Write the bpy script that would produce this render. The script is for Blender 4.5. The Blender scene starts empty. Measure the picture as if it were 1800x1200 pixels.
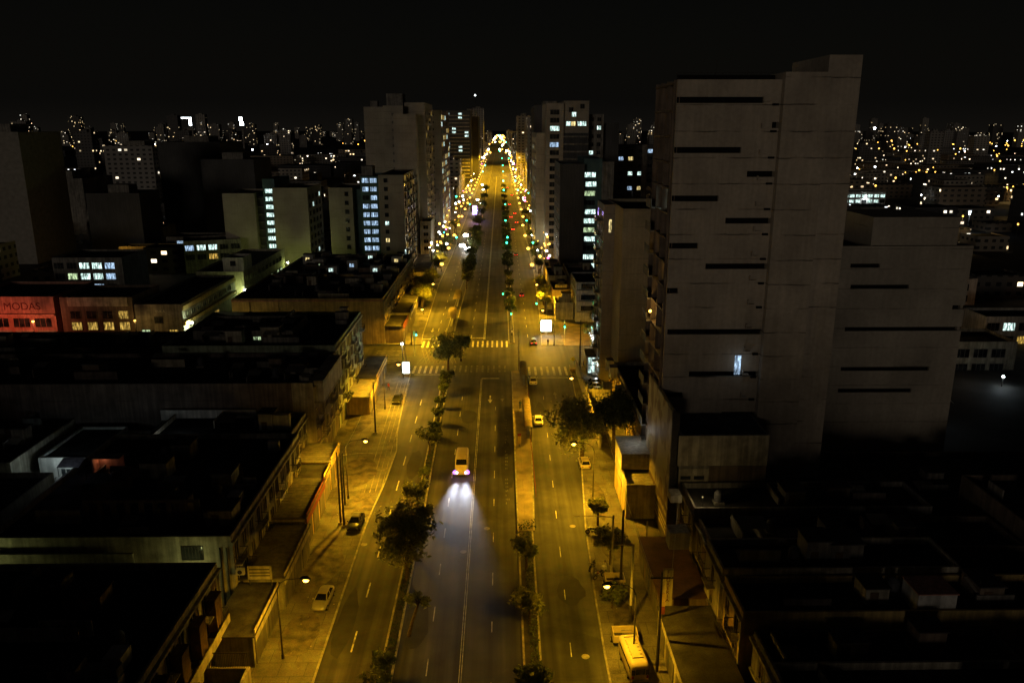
import bpy, bmesh, math, random
from mathutils import Vector, Matrix
R = random.Random(7)
C = bpy.context.scene.collection
PI = math.pi
rad = math.radians

# ------------------------------------------------------------------ materials
MATS = {}
def newmat(name):
    m = bpy.data.materials.new(name); m.use_nodes = True
    nt = m.node_tree
    for n in list(nt.nodes): nt.nodes.remove(n)
    out = nt.nodes.new('ShaderNodeOutputMaterial')
    MATS[name] = m
    return m, nt, out
def N(nt, t, **kw):
    n = nt.nodes.new(t)
    for k, v in kw.items():
        if k.startswith('i_'):
            n.inputs[k[2:].replace('_', ' ')].default_value = v
        else: setattr(n, k, v)
    return n
def ramp(nt, stops):
    r = nt.nodes.new('ShaderNodeValToRGB')
    e = r.color_ramp.elements
    while len(e) < len(stops): e.new(0.5)
    for i, (p, c) in enumerate(stops):
        e[i].position = p
        e[i].color = (c[0], c[1], c[2], 1) if hasattr(c, '__len__') else (c, c, c, 1)
    return r
def surf(name, col, rough=0.8, var=0.35, scale=0.6, fine=9.0, metal=0.0, bump=0.0, streak=0.0, lines=None, grime=0.0, world=True, spec=0.3, coat=0.0):
    """painted or mineral surface: two noises of blotches, optional downward streaks, floor lines and bump"""
    m, nt, out = newmat(name)
    L = nt.links.new
    b = N(nt, 'ShaderNodeBsdfPrincipled')
    b.inputs['Roughness'].default_value = rough
    b.inputs['Metallic'].default_value = metal
    b.inputs['Specular IOR Level'].default_value = spec
    b.inputs['Coat Weight'].default_value = coat
    if world:
        g = N(nt, 'ShaderNodeNewGeometry'); src = g.outputs['Position']
    else:
        g = N(nt, 'ShaderNodeTexCoord'); src = g.outputs['Object']
    n1 = N(nt, 'ShaderNodeTexNoise'); n1.inputs['Scale'].default_value = scale; n1.inputs['Detail'].default_value = 6
    n2 = N(nt, 'ShaderNodeTexNoise'); n2.inputs['Scale'].default_value = fine; n2.inputs['Detail'].default_value = 3
    L(src, n1.inputs['Vector']); L(src, n2.inputs['Vector'])
    r1 = ramp(nt, [(0.32, 1 - var), (0.68, 1 + var * 0.6)]); r2 = ramp(nt, [(0.3, 1 - var * .5), (0.7, 1 + var * .3)])
    L(n1.outputs['Fac'], r1.inputs['Fac']); L(n2.outputs['Fac'], r2.inputs['Fac'])
    mx = N(nt, 'ShaderNodeMix', data_type='RGBA', blend_type='MULTIPLY'); mx.inputs['Factor'].default_value = 1
    L(r1.outputs['Color'], mx.inputs['A']); L(r2.outputs['Color'], mx.inputs['B'])
    cur = mx.outputs['Result']
    def mul(a, bsock):
        q = N(nt, 'ShaderNodeMix', data_type='RGBA', blend_type='MULTIPLY'); q.inputs['Factor'].default_value = 1
        L(a, q.inputs['A']); L(bsock, q.inputs['B']); return q.outputs['Result']
    if streak > 0:
        mp = N(nt, 'ShaderNodeMapping'); mp.inputs['Scale'].default_value = (2.2, 2.2, 0.12)
        L(src, mp.inputs['Vector'])
        n3 = N(nt, 'ShaderNodeTexNoise'); n3.inputs['Scale'].default_value = 1.0; n3.inputs['Detail'].default_value = 5
        L(mp.outputs['Vector'], n3.inputs['Vector'])
        r3 = ramp(nt, [(0.42, 1 - streak), (0.6, 1.0)]); L(n3.outputs['Fac'], r3.inputs['Fac'])
        cur = mul(cur, r3.outputs['Color'])
    if lines:
        per, amt, z0 = lines
        sp = N(nt, 'ShaderNodeSeparateXYZ'); L(src, sp.inputs['Vector'])
        wob = N(nt, 'ShaderNodeTexNoise'); wob.inputs['Scale'].default_value = .5; wob.inputs['Detail'].default_value = 4
        L(src, wob.inputs['Vector'])
        wa = N(nt, 'ShaderNodeMath', operation='MULTIPLY_ADD'); wa.inputs[1].default_value = .35; wa.inputs[2].default_value = -z0
        L(wob.outputs['Fac'], wa.inputs[0])
        ad = N(nt, 'ShaderNodeMath', operation='ADD'); L(sp.outputs['Z'], ad.inputs[0]); L(wa.outputs[0], ad.inputs[1])
        dv = N(nt, 'ShaderNodeMath', operation='DIVIDE'); L(ad.outputs[0], dv.inputs[0]); dv.inputs[1].default_value = per
        fr = N(nt, 'ShaderNodeMath', operation='FRACT'); L(dv.outputs[0], fr.inputs[0])
        rl = ramp(nt, [(0.0, 1 - amt), (0.035, 1 - amt * .8), (0.06, 1.0)]); L(fr.outputs[0], rl.inputs['Fac'])
        nl = N(nt, 'ShaderNodeTexNoise'); nl.inputs['Scale'].default_value = .25; L(src, nl.inputs['Vector'])
        rn = ramp(nt, [(0.42, 0.0), (0.6, 1.0)]); L(nl.outputs['Fac'], rn.inputs['Fac'])
        q = N(nt, 'ShaderNodeMix', data_type='RGBA', blend_type='MULTIPLY')
        L(rn.outputs['Color'], q.inputs['Factor']); L(cur, q.inputs['A']); L(rl.outputs['Color'], q.inputs['B'])
        cur = q.outputs['Result']
    if grime > 0:
        n4 = N(nt, 'ShaderNodeTexNoise'); n4.inputs['Scale'].default_value = scale * .35; n4.inputs['Detail'].default_value = 8
        n4.inputs['Roughness'].default_value = .7
        L(src, n4.inputs['Vector'])
        r4 = ramp(nt, [(0.5, 1.0), (0.62, 1 - grime)]); L(n4.outputs['Fac'], r4.inputs['Fac'])
        cur = mul(cur, r4.outputs['Color'])
    base = N(nt, 'ShaderNodeRGB'); base.outputs[0].default_value = (*col, 1)
    cur = mul(cur, base.outputs[0])
    L(cur, b.inputs['Base Color'])
    if bump > 0:
        bp = N(nt, 'ShaderNodeBump'); bp.inputs['Strength'].default_value = bump; bp.inputs['Distance'].default_value = .05
        L(n2.outputs['Fac'], bp.inputs['Height']); L(bp.outputs['Normal'], b.inputs['Normal'])
    L(b.outputs[0], out.inputs['Surface'])
    return m
def paint(name, col, rough=.3, metal=0., coat=.6):
    return surf(name, col, rough=rough, var=.12, scale=1.5, fine=6, metal=metal, world=False, spec=.5, coat=coat)
def glow(name, col, s, near=True, mottled=False):
    m, nt, out = newmat(name)
    e = N(nt, 'ShaderNodeEmission'); e.inputs['Color'].default_value = (*col, 1); e.inputs['Strength'].default_value = s
    if mottled:      # rooms seen through the window: curtain folds, furniture, a brighter ceiling
        tc = N(nt, 'ShaderNodeNewGeometry')
        mp = N(nt, 'ShaderNodeMapping'); mp.inputs['Scale'].default_value = (1.7, 1.7, .35)
        n = N(nt, 'ShaderNodeTexNoise'); n.inputs['Scale'].default_value = 1.6; n.inputs['Detail'].default_value = 3
        n.inputs['Roughness'].default_value = .75
        nt.links.new(tc.outputs['Position'], mp.inputs['Vector']); nt.links.new(mp.outputs[0], n.inputs['Vector'])
        r = ramp(nt, [(0.36, .05), (0.5, .5), (0.62, 1.5)])
        nt.links.new(n.outputs['Fac'], r.inputs['Fac'])
        mu = N(nt, 'ShaderNodeMath', operation='MULTIPLY'); mu.inputs[1].default_value = s
        nt.links.new(r.outputs['Color'], mu.inputs[0]); nt.links.new(mu.outputs[0], e.inputs['Strength'])
    nt.links.new(e.outputs[0], out.inputs['Surface'])
    m.cycles.emission_sampling = 'AUTO' if near else 'NONE'
    return m

ASPH = surf('asphalt', (.058, .055, .052), rough=.75, var=.35, scale=.22, fine=14, bump=.25, grime=.35)
# lengthwise tyre wear and patching on the asphalt
def add_wear(m, sx=.9, sy=.02, amt=.42):
    nt = m.node_tree; L = nt.links.new
    b = [n for n in nt.nodes if n.type == 'BSDF_PRINCIPLED'][0]
    src = b.inputs['Base Color'].links[0].from_socket
    g = N(nt, 'ShaderNodeNewGeometry'); mp = N(nt, 'ShaderNodeMapping'); mp.inputs['Scale'].default_value = (sx, sy, 1)
    n = N(nt, 'ShaderNodeTexNoise'); n.inputs['Scale'].default_value = 1; n.inputs['Detail'].default_value = 4
    L(g.outputs['Position'], mp.inputs['Vector']); L(mp.outputs[0], n.inputs['Vector'])
    r = ramp(nt, [(.35, 1 - amt), (.65, 1 + amt)]); L(n.outputs['Fac'], r.inputs['Fac'])
    vo = N(nt, 'ShaderNodeTexVoronoi'); vo.inputs['Scale'].default_value = .16; vo.feature = 'F1'
    L(g.outputs['Position'], vo.inputs['Vector'])
    rv = ramp(nt, [(.0, .82), (1, 1.12)]); L(vo.outputs['Color'], rv.inputs['Fac'])
    a = N(nt, 'ShaderNodeMix', data_type='RGBA', blend_type='MULTIPLY'); a.inputs['Factor'].default_value = 1
    c = N(nt, 'ShaderNodeMix', data_type='RGBA', blend_type='MULTIPLY'); c.inputs['Factor'].default_value = 1
    L(src, a.inputs['A']); L(r.outputs['Color'], a.inputs['B']); L(a.outputs['Result'], c.inputs['A']); L(rv.outputs['Color'], c.inputs['B'])
    L(c.outputs['Result'], b.inputs['Base Color'])
add_wear(ASPH)
def add_joints(m, sx, sy, depth=.45):
    nt = m.node_tree; L = nt.links.new
    b = [n for n in nt.nodes if n.type == 'BSDF_PRINCIPLED'][0]
    src = b.inputs['Base Color'].links[0].from_socket
    g = N(nt, 'ShaderNodeNewGeometry')
    br = N(nt, 'ShaderNodeTexBrick'); br.inputs['Scale'].default_value = 1; br.inputs['Mortar Size'].default_value = .035
    br.inputs['Brick Width'].default_value = sx; br.inputs['Row Height'].default_value = sy
    br.inputs['Color1'].default_value = (1, 1, 1, 1); br.inputs['Color2'].default_value = (.82, .82, .82, 1)
    br.inputs['Mortar'].default_value = (depth, depth, depth, 1)
    L(g.outputs['Position'], br.inputs['Vector'])
    a = N(nt, 'ShaderNodeMix', data_type='RGBA', blend_type='MULTIPLY'); a.inputs['Factor'].default_value = 1
    L(src, a.inputs['A']); L(br.outputs['Color'], a.inputs['B']); L(a.outputs['Result'], b.inputs['Base Color'])
WALK = surf('pavement_concrete', (.17, .155, .13), rough=.85, var=.5, scale=.3, fine=7, bump=.3, grime=.55)
add_joints(WALK, 2.6, 2.1, .5)
KERB = surf('kerb_concrete', (.34, .31, .25), var=.4, scale=1.2, grime=.4)
PLAT = surf('platform_concrete', (.30, .24, .16), var=.3, scale=.5, grime=.3)
add_joints(PLAT, 3.2, 4.0, .7)
SOIL = surf('soil', (.05, .045, .03), var=.5, scale=.8)
EARTH = surf('ground_earth', (.045, .042, .04), var=.4, scale=.2)
MARK = surf('worn_road_paint', (.62, .60, .52), var=.45, scale=1.4, fine=12, grime=.55)
MARKT = surf('track_lines', (.3, .27, .2), var=.5, scale=1.0, grime=.7)
MARKY = surf('yellow_road_paint', (.6, .45, .12), var=.45, scale=1.4, fine=12, grime=.5)
ROOF = surf('roof_bitumen', (.045, .043, .042), rough=.95, var=.5, scale=.5, grime=.4, spec=.1)
ROOFC = surf('roof_concrete', (.075, .07, .065), rough=.95, var=.5, scale=.4, grime=.5, spec=.1)
TIN = surf('corrugated_tin', (.16, .145, .12), rough=.7, var=.35, scale=.7, streak=.3)
TINL = surf('pale_tin', (.42, .38, .30), rough=.6, var=.25, scale=.7, streak=.3)
CREAM = surf('cream_plaster', (.50, .45, .34), var=.3, scale=.7, streak=.35, grime=.3)
WHITEP = surf('white_plaster', (.62, .60, .55), var=.2, scale=.7, streak=.3, grime=.25)
YELP = surf('yellow_plaster', (.58, .42, .16), var=.25, scale=.7, streak=.3, grime=.2)
GREENP = surf('pale_green_plaster', (.36, .42, .30), var=.25, scale=.7, streak=.3)
PINKP = surf('pink_plaster', (.52, .26, .2), var=.25, scale=.7, streak=.3)
GREYP = surf('grey_plaster', (.27, .25, .22), var=.3, scale=.6, streak=.4, grime=.3)
BROWNP = surf('brown_plaster', (.2, .15, .11), var=.3, scale=.6, streak=.35)
BRICK = surf('party_wall_brick', (.17, .135, .115), var=.35, scale=.5, streak=.35, lines=(2.9, .4, 0))
TOWERW = surf('tower_concrete', (.48, .41, .325), var=.2, scale=.18, fine=2, streak=.1, lines=(3.13, .8, 1.6), grime=.22)
TOWERY = surf('cream_tower_wall', (.40, .34, .23), var=.18, scale=.2, fine=3, streak=.12, lines=(3.0, .35, 1.2), grime=.12)
TOWERG = surf('grey_tower_wall', (.38, .335, .27), var=.2, scale=.15, fine=2, streak=.07, lines=(2.9, .45, .7), grime=.15)
DARKW = surf('dark_tower_wall', (.085, .085, .085), var=.2, scale=.15, fine=2, streak=.2)
TEALW = surf('teal_stair_wall', (.10, .17, .17), var=.25, scale=.3, streak=.2)
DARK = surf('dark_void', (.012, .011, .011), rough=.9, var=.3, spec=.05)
IRON = surf('dark_iron', (.05, .045, .04), rough=.6, var=.3, scale=3, world=False, metal=.3)
GALV = surf('galvanised_steel', (.3, .29, .27), rough=.45, var=.3, scale=3, world=False, metal=.6)
CONP = surf('pole_concrete', (.42, .39, .33), rough=.8, var=.3, scale=2, streak=.3)
WOOD = surf('old_wood', (.12, .075, .04), rough=.7, var=.4, scale=2)
REDM = surf('red_sign_paint', (.2, .045, .03), var=.3, scale=2)
BLUEM = surf('blue_plastic', (.05, .12, .35), var=.2, scale=2)
TANK = surf('tank_plastic', (.08, .08, .09), rough=.5, var=.2, scale=2)
BARK = surf('bark', (.09, .065, .04), rough=.9, var=.5, scale=5, bump=.5)
def leafmat(name, col):
    m, nt, out = newmat(name); L = nt.links.new
    b = N(nt, 'ShaderNodeBsdfPrincipled'); b.inputs['Roughness'].default_value = .55
    b.inputs['Specular IOR Level'].default_value = .3
    oi = N(nt, 'ShaderNodeNewGeometry')
    n = N(nt, 'ShaderNodeTexNoise'); n.inputs['Scale'].default_value = 1.1; n.inputs['Detail'].default_value = 5
    L(oi.outputs['Position'], n.inputs['Vector'])
    r = ramp(nt, [(.3, [c * .45 for c in col]), (.7, [min(1, c * 1.6) for c in col])]); L(n.outputs['Fac'], r.inputs['Fac'])
    L(r.outputs['Color'], b.inputs['Base Color'])
    t = N(nt, 'ShaderNodeBsdfTranslucent'); L(r.outputs['Color'], t.inputs['Color'])
    mx = N(nt, 'ShaderNodeMixShader'); mx.inputs[0].default_value = .4
    L(b.outputs[0], mx.inputs[1]); L(t.outputs[0], mx.inputs[2]); L(mx.outputs[0], out.inputs['Surface'])
    return m
LEAF = leafmat('leaves', (.21, .22, .07)); LEAFD = leafmat('dark_leaves', (.085, .105, .035)); HEDGE = leafmat('hedge_leaves', (.04, .06, .025))
def glassmat(name, col, rough=.08):
    m, nt, out = newmat(name)
    b = N(nt, 'ShaderNodeBsdfPrincipled'); b.inputs['Base Color'].default_value = (*col, 1); b.inputs['Roughness'].default_value = rough
    b.inputs['Specular IOR Level'].default_value = .7
    g = N(nt, 'ShaderNodeNewGeometry'); n = N(nt, 'ShaderNodeTexNoise'); n.inputs['Scale'].default_value = .45
    nt.links.new(g.outputs['Position'], n.inputs['Vector'])
    r = ramp(nt, [(.35, [c * .3 for c in col]), (.7, [c * 1.6 for c in col])]); nt.links.new(n.outputs['Fac'], r.inputs['Fac'])
    nt.links.new(r.outputs['Color'], b.inputs['Base Color'])
    nt.links.new(b.outputs[0], out.inputs['Surface']); return m
GLASS = glassmat('dark_window_glass', (.03, .033, .035))
GLASSG = glassmat('curtained_grey_glass', (.2, .185, .16), .25)
CARGL = glassmat('car_glass', (.015, .016, .018), .05)
WHT = glow('cool_white_room_light', (.72, 1.0, .92), 1.5, mottled=True)
WHT2 = glow('bluish_room_light', (.5, .72, 1.0), 1.0, mottled=True)
WARM = glow('warm_room_light', (1.0, .78, .32), 1.1, mottled=True)
WARMD = glow('dim_amber_room_light', (1.0, .62, .12), .6, mottled=True)
GRN = glow('greenish_room_light', (.75, 1.0, .55), .8, mottled=True)
SODB = glow('sodium_bulb', (1.0, .52, .07), 11)
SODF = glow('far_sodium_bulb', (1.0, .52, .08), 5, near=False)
WBULB = glow('white_bulb', (.9, 1.0, .95), 55)
WFAR = glow('far_white_bulb', (.85, .95, 1.0), 18, near=False)
GSIG = glow('green_signal', (.02, 1.0, .42), 22)
GSIGF = glow('far_green_signal', (.03, 1.0, .45), 16, near=False)
RSIG = glow('red_signal', (1.0, .04, .02), 9, near=False)
TAIL = glow('tail_light_glow', (1.0, .05, .03), 5, near=False)
TAILO = surf('tail_lens_off', (.2, .01, .01), rough=.25, var=.1, world=False)
HEADO = surf('head_lens_off', (.5, .5, .46), rough=.15, var=.1, world=False)
HEAD = glow('headlight_violet_white', (.62, .45, 1.0), 40)
PANEL = glow('lit_advert_panel', (.92, 1.0, .97), 7)
RUBBER = surf('rubber', (.02, .02, .02), rough=.9, var=.2, world=False)
RIM = surf('wheel_rim', (.35, .34, .32), rough=.35, metal=.7, var=.1, world=False)
SKIN = surf('skin', (.3, .17, .1), rough=.6, var=.1, world=False)
HAIR = surf('black_hair', (.012, .01, .009), rough=.6, var=.1, world=False)
P_WHITE = paint('white_car_paint', (.86, .85, .8)); P_SILV = paint('silver_car_paint', (.42, .39, .33), metal=.5)
P_BLACK = paint('black_car_paint', (.018, .018, .02)); P_DARK = paint('dark_grey_car_paint', (.05, .05, .055)); P_RED = paint('dark_red_car_paint', (.16, .015, .012))
P_YEL = paint('faded_cream_bus_paint', (.64, .52, .30), rough=.45); P_BLUE = paint('blue_car_paint', (.03, .06, .14)); P_BEIGE = paint('beige_car_paint', (.5, .42, .28))


def farwall(name, col, lit, litcol, strength, cell=(3.4, 3.0), seed=0.0):
    """wall of a far building: window grid in world space, a share of the cells lit"""
    m, nt, out = newmat(name); L = nt.links.new
    g = N(nt, 'ShaderNodeNewGeometry'); sp = N(nt, 'ShaderNodeSeparateXYZ'); L(g.outputs['Position'], sp.inputs['Vector'])
    def M(op, a, b=None, c=None):
        q = N(nt, 'ShaderNodeMath', operation=op)
        for i, x in enumerate([a, b, c]):
            if x is None: continue
            if isinstance(x, (int, float)): q.inputs[i].default_value = x
            else: L(x, q.inputs[i])
        return q.outputs[0]
    h = M('ADD', sp.outputs['X'], M('MULTIPLY', sp.outputs['Y'], 1.0))
    u = M('DIVIDE', M('ADD', h, seed), cell[0]); v = M('DIVIDE', sp.outputs['Z'], cell[1])
    cu = M('FLOOR', u); cv = M('FLOOR', v); fu = M('FRACT', u); fv = M('FRACT', v)
    cb = N(nt, 'ShaderNodeCombineXYZ'); L(cu, cb.inputs[0]); L(cv, cb.inputs[1]); cb.inputs[2].default_value = seed
    wn = N(nt, 'ShaderNodeTexWhiteNoise', noise_dimensions='3D'); L(cb.outputs[0], wn.inputs['Vector'])
    inside = M('MULTIPLY', M('MULTIPLY', M('GREATER_THAN', fu, .28), M('LESS_THAN', fu, .78)), M('MULTIPLY', M('GREATER_THAN', fv, .35), M('LESS_THAN', fv, .78)))
    nz = N(nt, 'ShaderNodeSeparateXYZ'); L(g.outputs['Normal'], nz.inputs['Vector'])
    inside = M('MULTIPLY', inside, M('LESS_THAN', M('ABSOLUTE', nz.outputs['Z']), .5))
    # clusters of lit flats
    cl = N(nt, 'ShaderNodeTexNoise'); cl.inputs['Scale'].default_value = .035; L(g.outputs['Position'], cl.inputs['Vector'])
    thr = M('MULTIPLY', M('POWER', cl.outputs['Fac'], 2.0), lit * 4)
    on = M('MULTIPLY', inside, M('LESS_THAN', wn.outputs['Value'], thr))
    b = N(nt, 'ShaderNodeBsdfPrincipled'); b.inputs['Roughness'].default_value = .8
    mc = N(nt, 'ShaderNodeMix', data_type='RGBA'); L(inside, mc.inputs['Factor'])
    mc.inputs['A'].default_value = (*col, 1); mc.inputs['B'].default_value = (.03, .03, .03, 1)
    L(mc.outputs['Result'], b.inputs['Base Color'])
    e = M('MULTIPLY', on, M('MULTIPLY', M('ADD', M('FRACT', M('MULTIPLY', wn.outputs['Value'], 913.7)), .25), strength))
    cc = N(nt, 'ShaderNodeMix', data_type='RGBA'); L(M('FRACT', M('MULTIPLY', wn.outputs['Value'], 377.1)), cc.inputs['Factor'])
    cc.inputs['A'].default_value = (*litcol, 1); cc.inputs['B'].default_value = (1, .68, .3, 1)
    L(cc.outputs['Result'], b.inputs['Emission Color']); L(e, b.inputs['Emission Strength'])
    L(b.outputs[0], out.inputs['Surface'])
    m.cycles.emission_sampling = 'NONE'
    return m
FARW = [farwall('far_wall_pale', (.30, .27, .23), .08, (1, .9, .7), 2.8, seed=3), farwall('far_wall_grey', (.16, .15, .14), .10, (.85, .95, 1), 4.0, seed=17),
        farwall('far_wall_brown', (.2, .16, .12), .07, (1, .85, .6), 3.5, (4.0, 3.0), 41), farwall('far_wall_dark', (.05, .05, .055), .05, (.9, 1, .95), 3.5, (3.0, 2.9), 71)]
FART = [farwall('far_tower_grey', (.24, .225, .21), .055, (1, .93, .75), 2.2, (4.2, 3.2), 5), farwall('far_tower_pale', (.3, .28, .25), .045, (1, 1, .9), 2.2, (5, 3.2), 29),
        farwall('far_tower_dark', (.1, .095, .095), .06, (1, .82, .5), 2.2, (3.6, 3.2), 53)]

# ------------------------------------------------------------------ mesh helper
class MB:
    def __init__(s): s.v = []; s.f = []; s.m = []
    def quad(s, a, b, c, d, mi=0):
        n = len(s.v); s.v += [a, b, c, d]; s.f.append((n, n + 1, n + 2, n + 3)); s.m.append(mi); return s
    def poly(s, pts, mi=0):
        n = len(s.v); s.v += list(pts); s.f.append(tuple(range(n, n + len(pts)))); s.m.append(mi); return s
    def box(s, x0, x1, y0, y1, z0, z1, mi=0, top=None):
        n = len(s.v)
        s.v += [(x0, y0, z0), (x1, y0, z0), (x1, y1, z0), (x0, y1, z0), (x0, y0, z1), (x1, y0, z1), (x1, y1, z1), (x0, y1, z1)]
        for k, q in enumerate([(0, 3, 2, 1), (4, 5, 6, 7), (0, 1, 5, 4), (1, 2, 6, 5), (2, 3, 7, 6), (3, 0, 4, 7)]):
            s.f.append(tuple(n + i for i in q)); s.m.append(top if (k == 1 and top is not None) else mi)
        return s
    def prism(s, pts, z0, z1, mi=0):
        n = len(s.v); k = len(pts)
        s.v += [(p[0], p[1], z0) for p in pts] + [(p[0], p[1], z1) for p in pts]
        s.f.append(tuple(n + i for i in reversed(range(k)))); s.m.append(mi)
        s.f.append(tuple(n + k + i for i in range(k))); s.m.append(mi)
        for i in range(k):
            j = (i + 1) % k; s.f.append((n + i, n + j, n + k + j, n + k + i)); s.m.append(mi)
        return s
    def tube(s, p0, p1, r0, r1=None, n=8, mi=0, cap=True):
        return s.path([p0, p1], [r0, r0 if r1 is None else r1], n, mi, cap)
    def path(s, pts, rs, n=8, mi=0, cap=True):
        pts = [Vector(p) for p in pts]
        if not hasattr(rs, '__len__'): rs = [rs] * len(pts)
        b = len(s.v); up = None
        for i, p in enumerate(pts):
            t = (pts[min(i + 1, len(pts) - 1)] - pts[max(i - 1, 0)])
            t = t.normalized() if t.length > 1e-9 else Vector((0, 0, 1))
            if up is None: up = Vector((1, 0, 0)) if abs(t.x) < .9 else Vector((0, 1, 0))
            a = (up - t * up.dot(t)).normalized(); c = t.cross(a); up = a
            for k in range(n):
                an = 2 * PI * k / n; s.v.append(tuple(p + (a * math.cos(an) + c * math.sin(an)) * rs[i]))
        for i in range(len(pts) - 1):
            for k in range(n):
                q = (k + 1) % n
                s.f.append((b + i * n + k, b + i * n + q, b + (i + 1) * n + q, b + (i + 1) * n + k)); s.m.append(mi)
        if cap:
            s.f.append(tuple(b + k for k in reversed(range(n)))); s.m.append(mi)
            e = b + (len(pts) - 1) * n; s.f.append(tuple(e + k for k in range(n))); s.m.append(mi)
        return s
    def ball(s, c, r, mi=0, nu=10, nv=6, sz=1.0):
        b = len(s.v); c = Vector(c)
        for j in range(nv + 1):
            th = PI * j / nv
            for i in range(nu):
                ph = 2 * PI * i / nu
                s.v.append((c.x + r * math.sin(th) * math.cos(ph), c.y + r * math.sin(th) * math.sin(ph), c.z + r * sz * math.cos(th)))
        for j in range(nv):
            for i in range(nu):
                q = (i + 1) % nu
                s.f.append((b + j * nu + i, b + (j + 1) * nu + i, b + (j + 1) * nu + q, b + j * nu + q)); s.m.append(mi)
        return s
    def mesh(s, name, mats, smooth=False):
        me = bpy.data.meshes.new(name)
        me.from_pydata([tuple(v) for v in s.v], [], s.f)
        for m in (mats if isinstance(mats, (list, tuple)) else [mats]): me.materials.append(m)
        me.polygons.foreach_set('material_index', s.m)
        if smooth: me.polygons.foreach_set('use_smooth', [True] * len(s.f))
        me.update(); return me
    def build(s, name, mats, parent=None, loc=(0, 0, 0), rz=0.0, smooth=False):
        return link(name, s.mesh(name, mats, smooth), parent, loc, rz)
def link(name, me, parent=None, loc=(0, 0, 0), rz=0.0):
    o = bpy.data.objects.new(name, me); C.objects.link(o)
    o.location = loc; o.rotation_euler = (0, 0, rz)
    if parent: o.parent = parent
    return o
def tag(o, label, cat, group=None, kind=None):
    o['label'] = label; o['category'] = cat
    if group: o['group'] = group
    if kind: o['kind'] = kind
    return o
def thing(name, label, cat, loc=(0, 0, 0), rz=0.0, group=None):
    o = bpy.data.objects.new(name, None); C.objects.link(o); o.empty_display_size = .2
    o.location = loc; o.rotation_euler = (0, 0, rz)
    return tag(o, label, cat, group)
def struct(name, mb, mats, smooth=False):
    o = mb.build(name, mats, smooth=smooth); o['kind'] = 'structure'; return o
def dup(root, loc, rz=None, label=None, group=None):
    def cp(o, p):
        c = o.copy(); C.objects.link(c)
        if p: c.parent = p
        for ch in o.children: cp(ch, c)
        return c
    r = cp(root, None); r.location = loc
    if rz is not None: r.rotation_euler = (0, 0, rz)
    if label: r['label'] = label
    if group: r['group'] = group
    return r
ORD = ['first', 'second', 'third', 'fourth', 'fifth', 'sixth', 'seventh', 'eighth', 'ninth', 'tenth', 'eleventh', 'twelfth', 'thirteenth',
       'fourteenth', 'fifteenth', 'sixteenth', 'seventeenth', 'eighteenth', 'nineteenth', 'twentieth', 'twenty-first', 'twenty-second', 'twenty-third', 'twenty-fourth', 'twenty-fifth', 'twenty-sixth', 'twenty-seventh', 'twenty-eighth', 'twenty-ninth', 'thirtieth']

# ------------------------------------------------------------------ camera and the survey of the photograph
CAM_H = 52.0; FPX = 1400.0; TH = rad(15); YW = math.atan(20 / FPX)
cam = bpy.data.cameras.new('camera'); co = bpy.data.objects.new('camera', cam); C.objects.link(co)
cam.sensor_width = 36; cam.lens = FPX / 1800 * 36; cam.clip_start = 1; cam.clip_end = 20000
co.location = (0, 0, CAM_H); co.rotation_euler = (rad(75), 0, -YW)
bpy.context.scene.camera = co
def _ray(px, py):
    x = (px - 900) / FPX; y = -(py - 600) / FPX
    fy = math.cos(TH) + y * math.sin(TH); fz = -math.sin(TH) + y * math.cos(TH)
    return x * math.cos(YW) + fy * math.sin(YW), -x * math.sin(YW) + fy * math.cos(YW), fz
def G(px, py, z=0.0):
    X, Y, Z = _ray(px, py); t = (z - CAM_H) / Z; return (X * t, Y * t, z)
def D(px, py, yd):
    X, Y, Z = _ray(px, py); t = yd / Y; return (X * t, yd, CAM_H + Z * t)

# ------------------------------------------------------------------ windows, shared meshes
WC = {}
FACE = {'S': 0.0, 'W': -PI / 2, 'E': PI / 2}
def win(root, face, pos, w, h, pane=None, frame=None, mull=1, kind='window'):
    """one window: frame with sill and mullions, its pane a sub-part; pos is relative to the building root"""
    pane = pane or GLASS; frame = frame or IRON
    k = (round(w, 2), round(h, 2), mull, frame.name)
    if k not in WC:
        b = MB(); t = .07; d = .09
        b.box(-w / 2 - t, -w / 2, -d, .0, -h / 2 - t, h / 2 + t).box(w / 2, w / 2 + t, -d, .0, -h / 2 - t, h / 2 + t)
        b.box(-w / 2, w / 2, -d, .0, h / 2, h / 2 + t).box(-w / 2, w / 2, -d - .08, .0, -h / 2 - t, -h / 2)
        for i in range(mull):
            x = -w / 2 + w * (i + 1) / (mull + 1); b.box(x - .03, x + .03, -d + .01, -.031, -h / 2, h / 2)
        WC[k] = b.mesh('window', frame)
    kp = (round(w, 2), round(h, 2), pane.name)
    if kp not in WC:
        WC[kp] = MB().box(-w / 2, w / 2, -.03, -.004, -h / 2, h / 2).mesh('pane', pane)
    o = link(kind, WC[k], root, pos, FACE[face]); link('pane', WC[kp], o)
    return o
def balcony(root, face, pos, w, d=1.0, mat=None, glass=False):
    k = ('balc', round(w, 2), round(d, 2), (mat or CREAM).name, glass)
    if k not in WC:
        b = MB().box(-w / 2, w / 2, -d, -.002, -.14, 0, 0)
        if glass:
            b.box(-w / 2, w / 2, -d + .01, -d + .05, .003, .95, 1)
        else:
            b.box(-w / 2, w / 2, -d, -d + .05, .9, .96, 1)
            n = max(4, int(w / .22))
            for i in range(n + 1):
                x = -w / 2 + w * i / n; b.box(x - .015, x + .015, -d + .01, -d + .04, .003, .9, 1)
            for s in (-1, 1): b.box(s * w / 2 - .03, s * w / 2 + .03, -d + .05, -.003, .9, .95, 1)
        WC[k] = b.mesh('balcony', [mat or CREAM, GLASSG if glass else IRON])
    return link('balcony', WC[k], root, pos, FACE[face])
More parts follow.
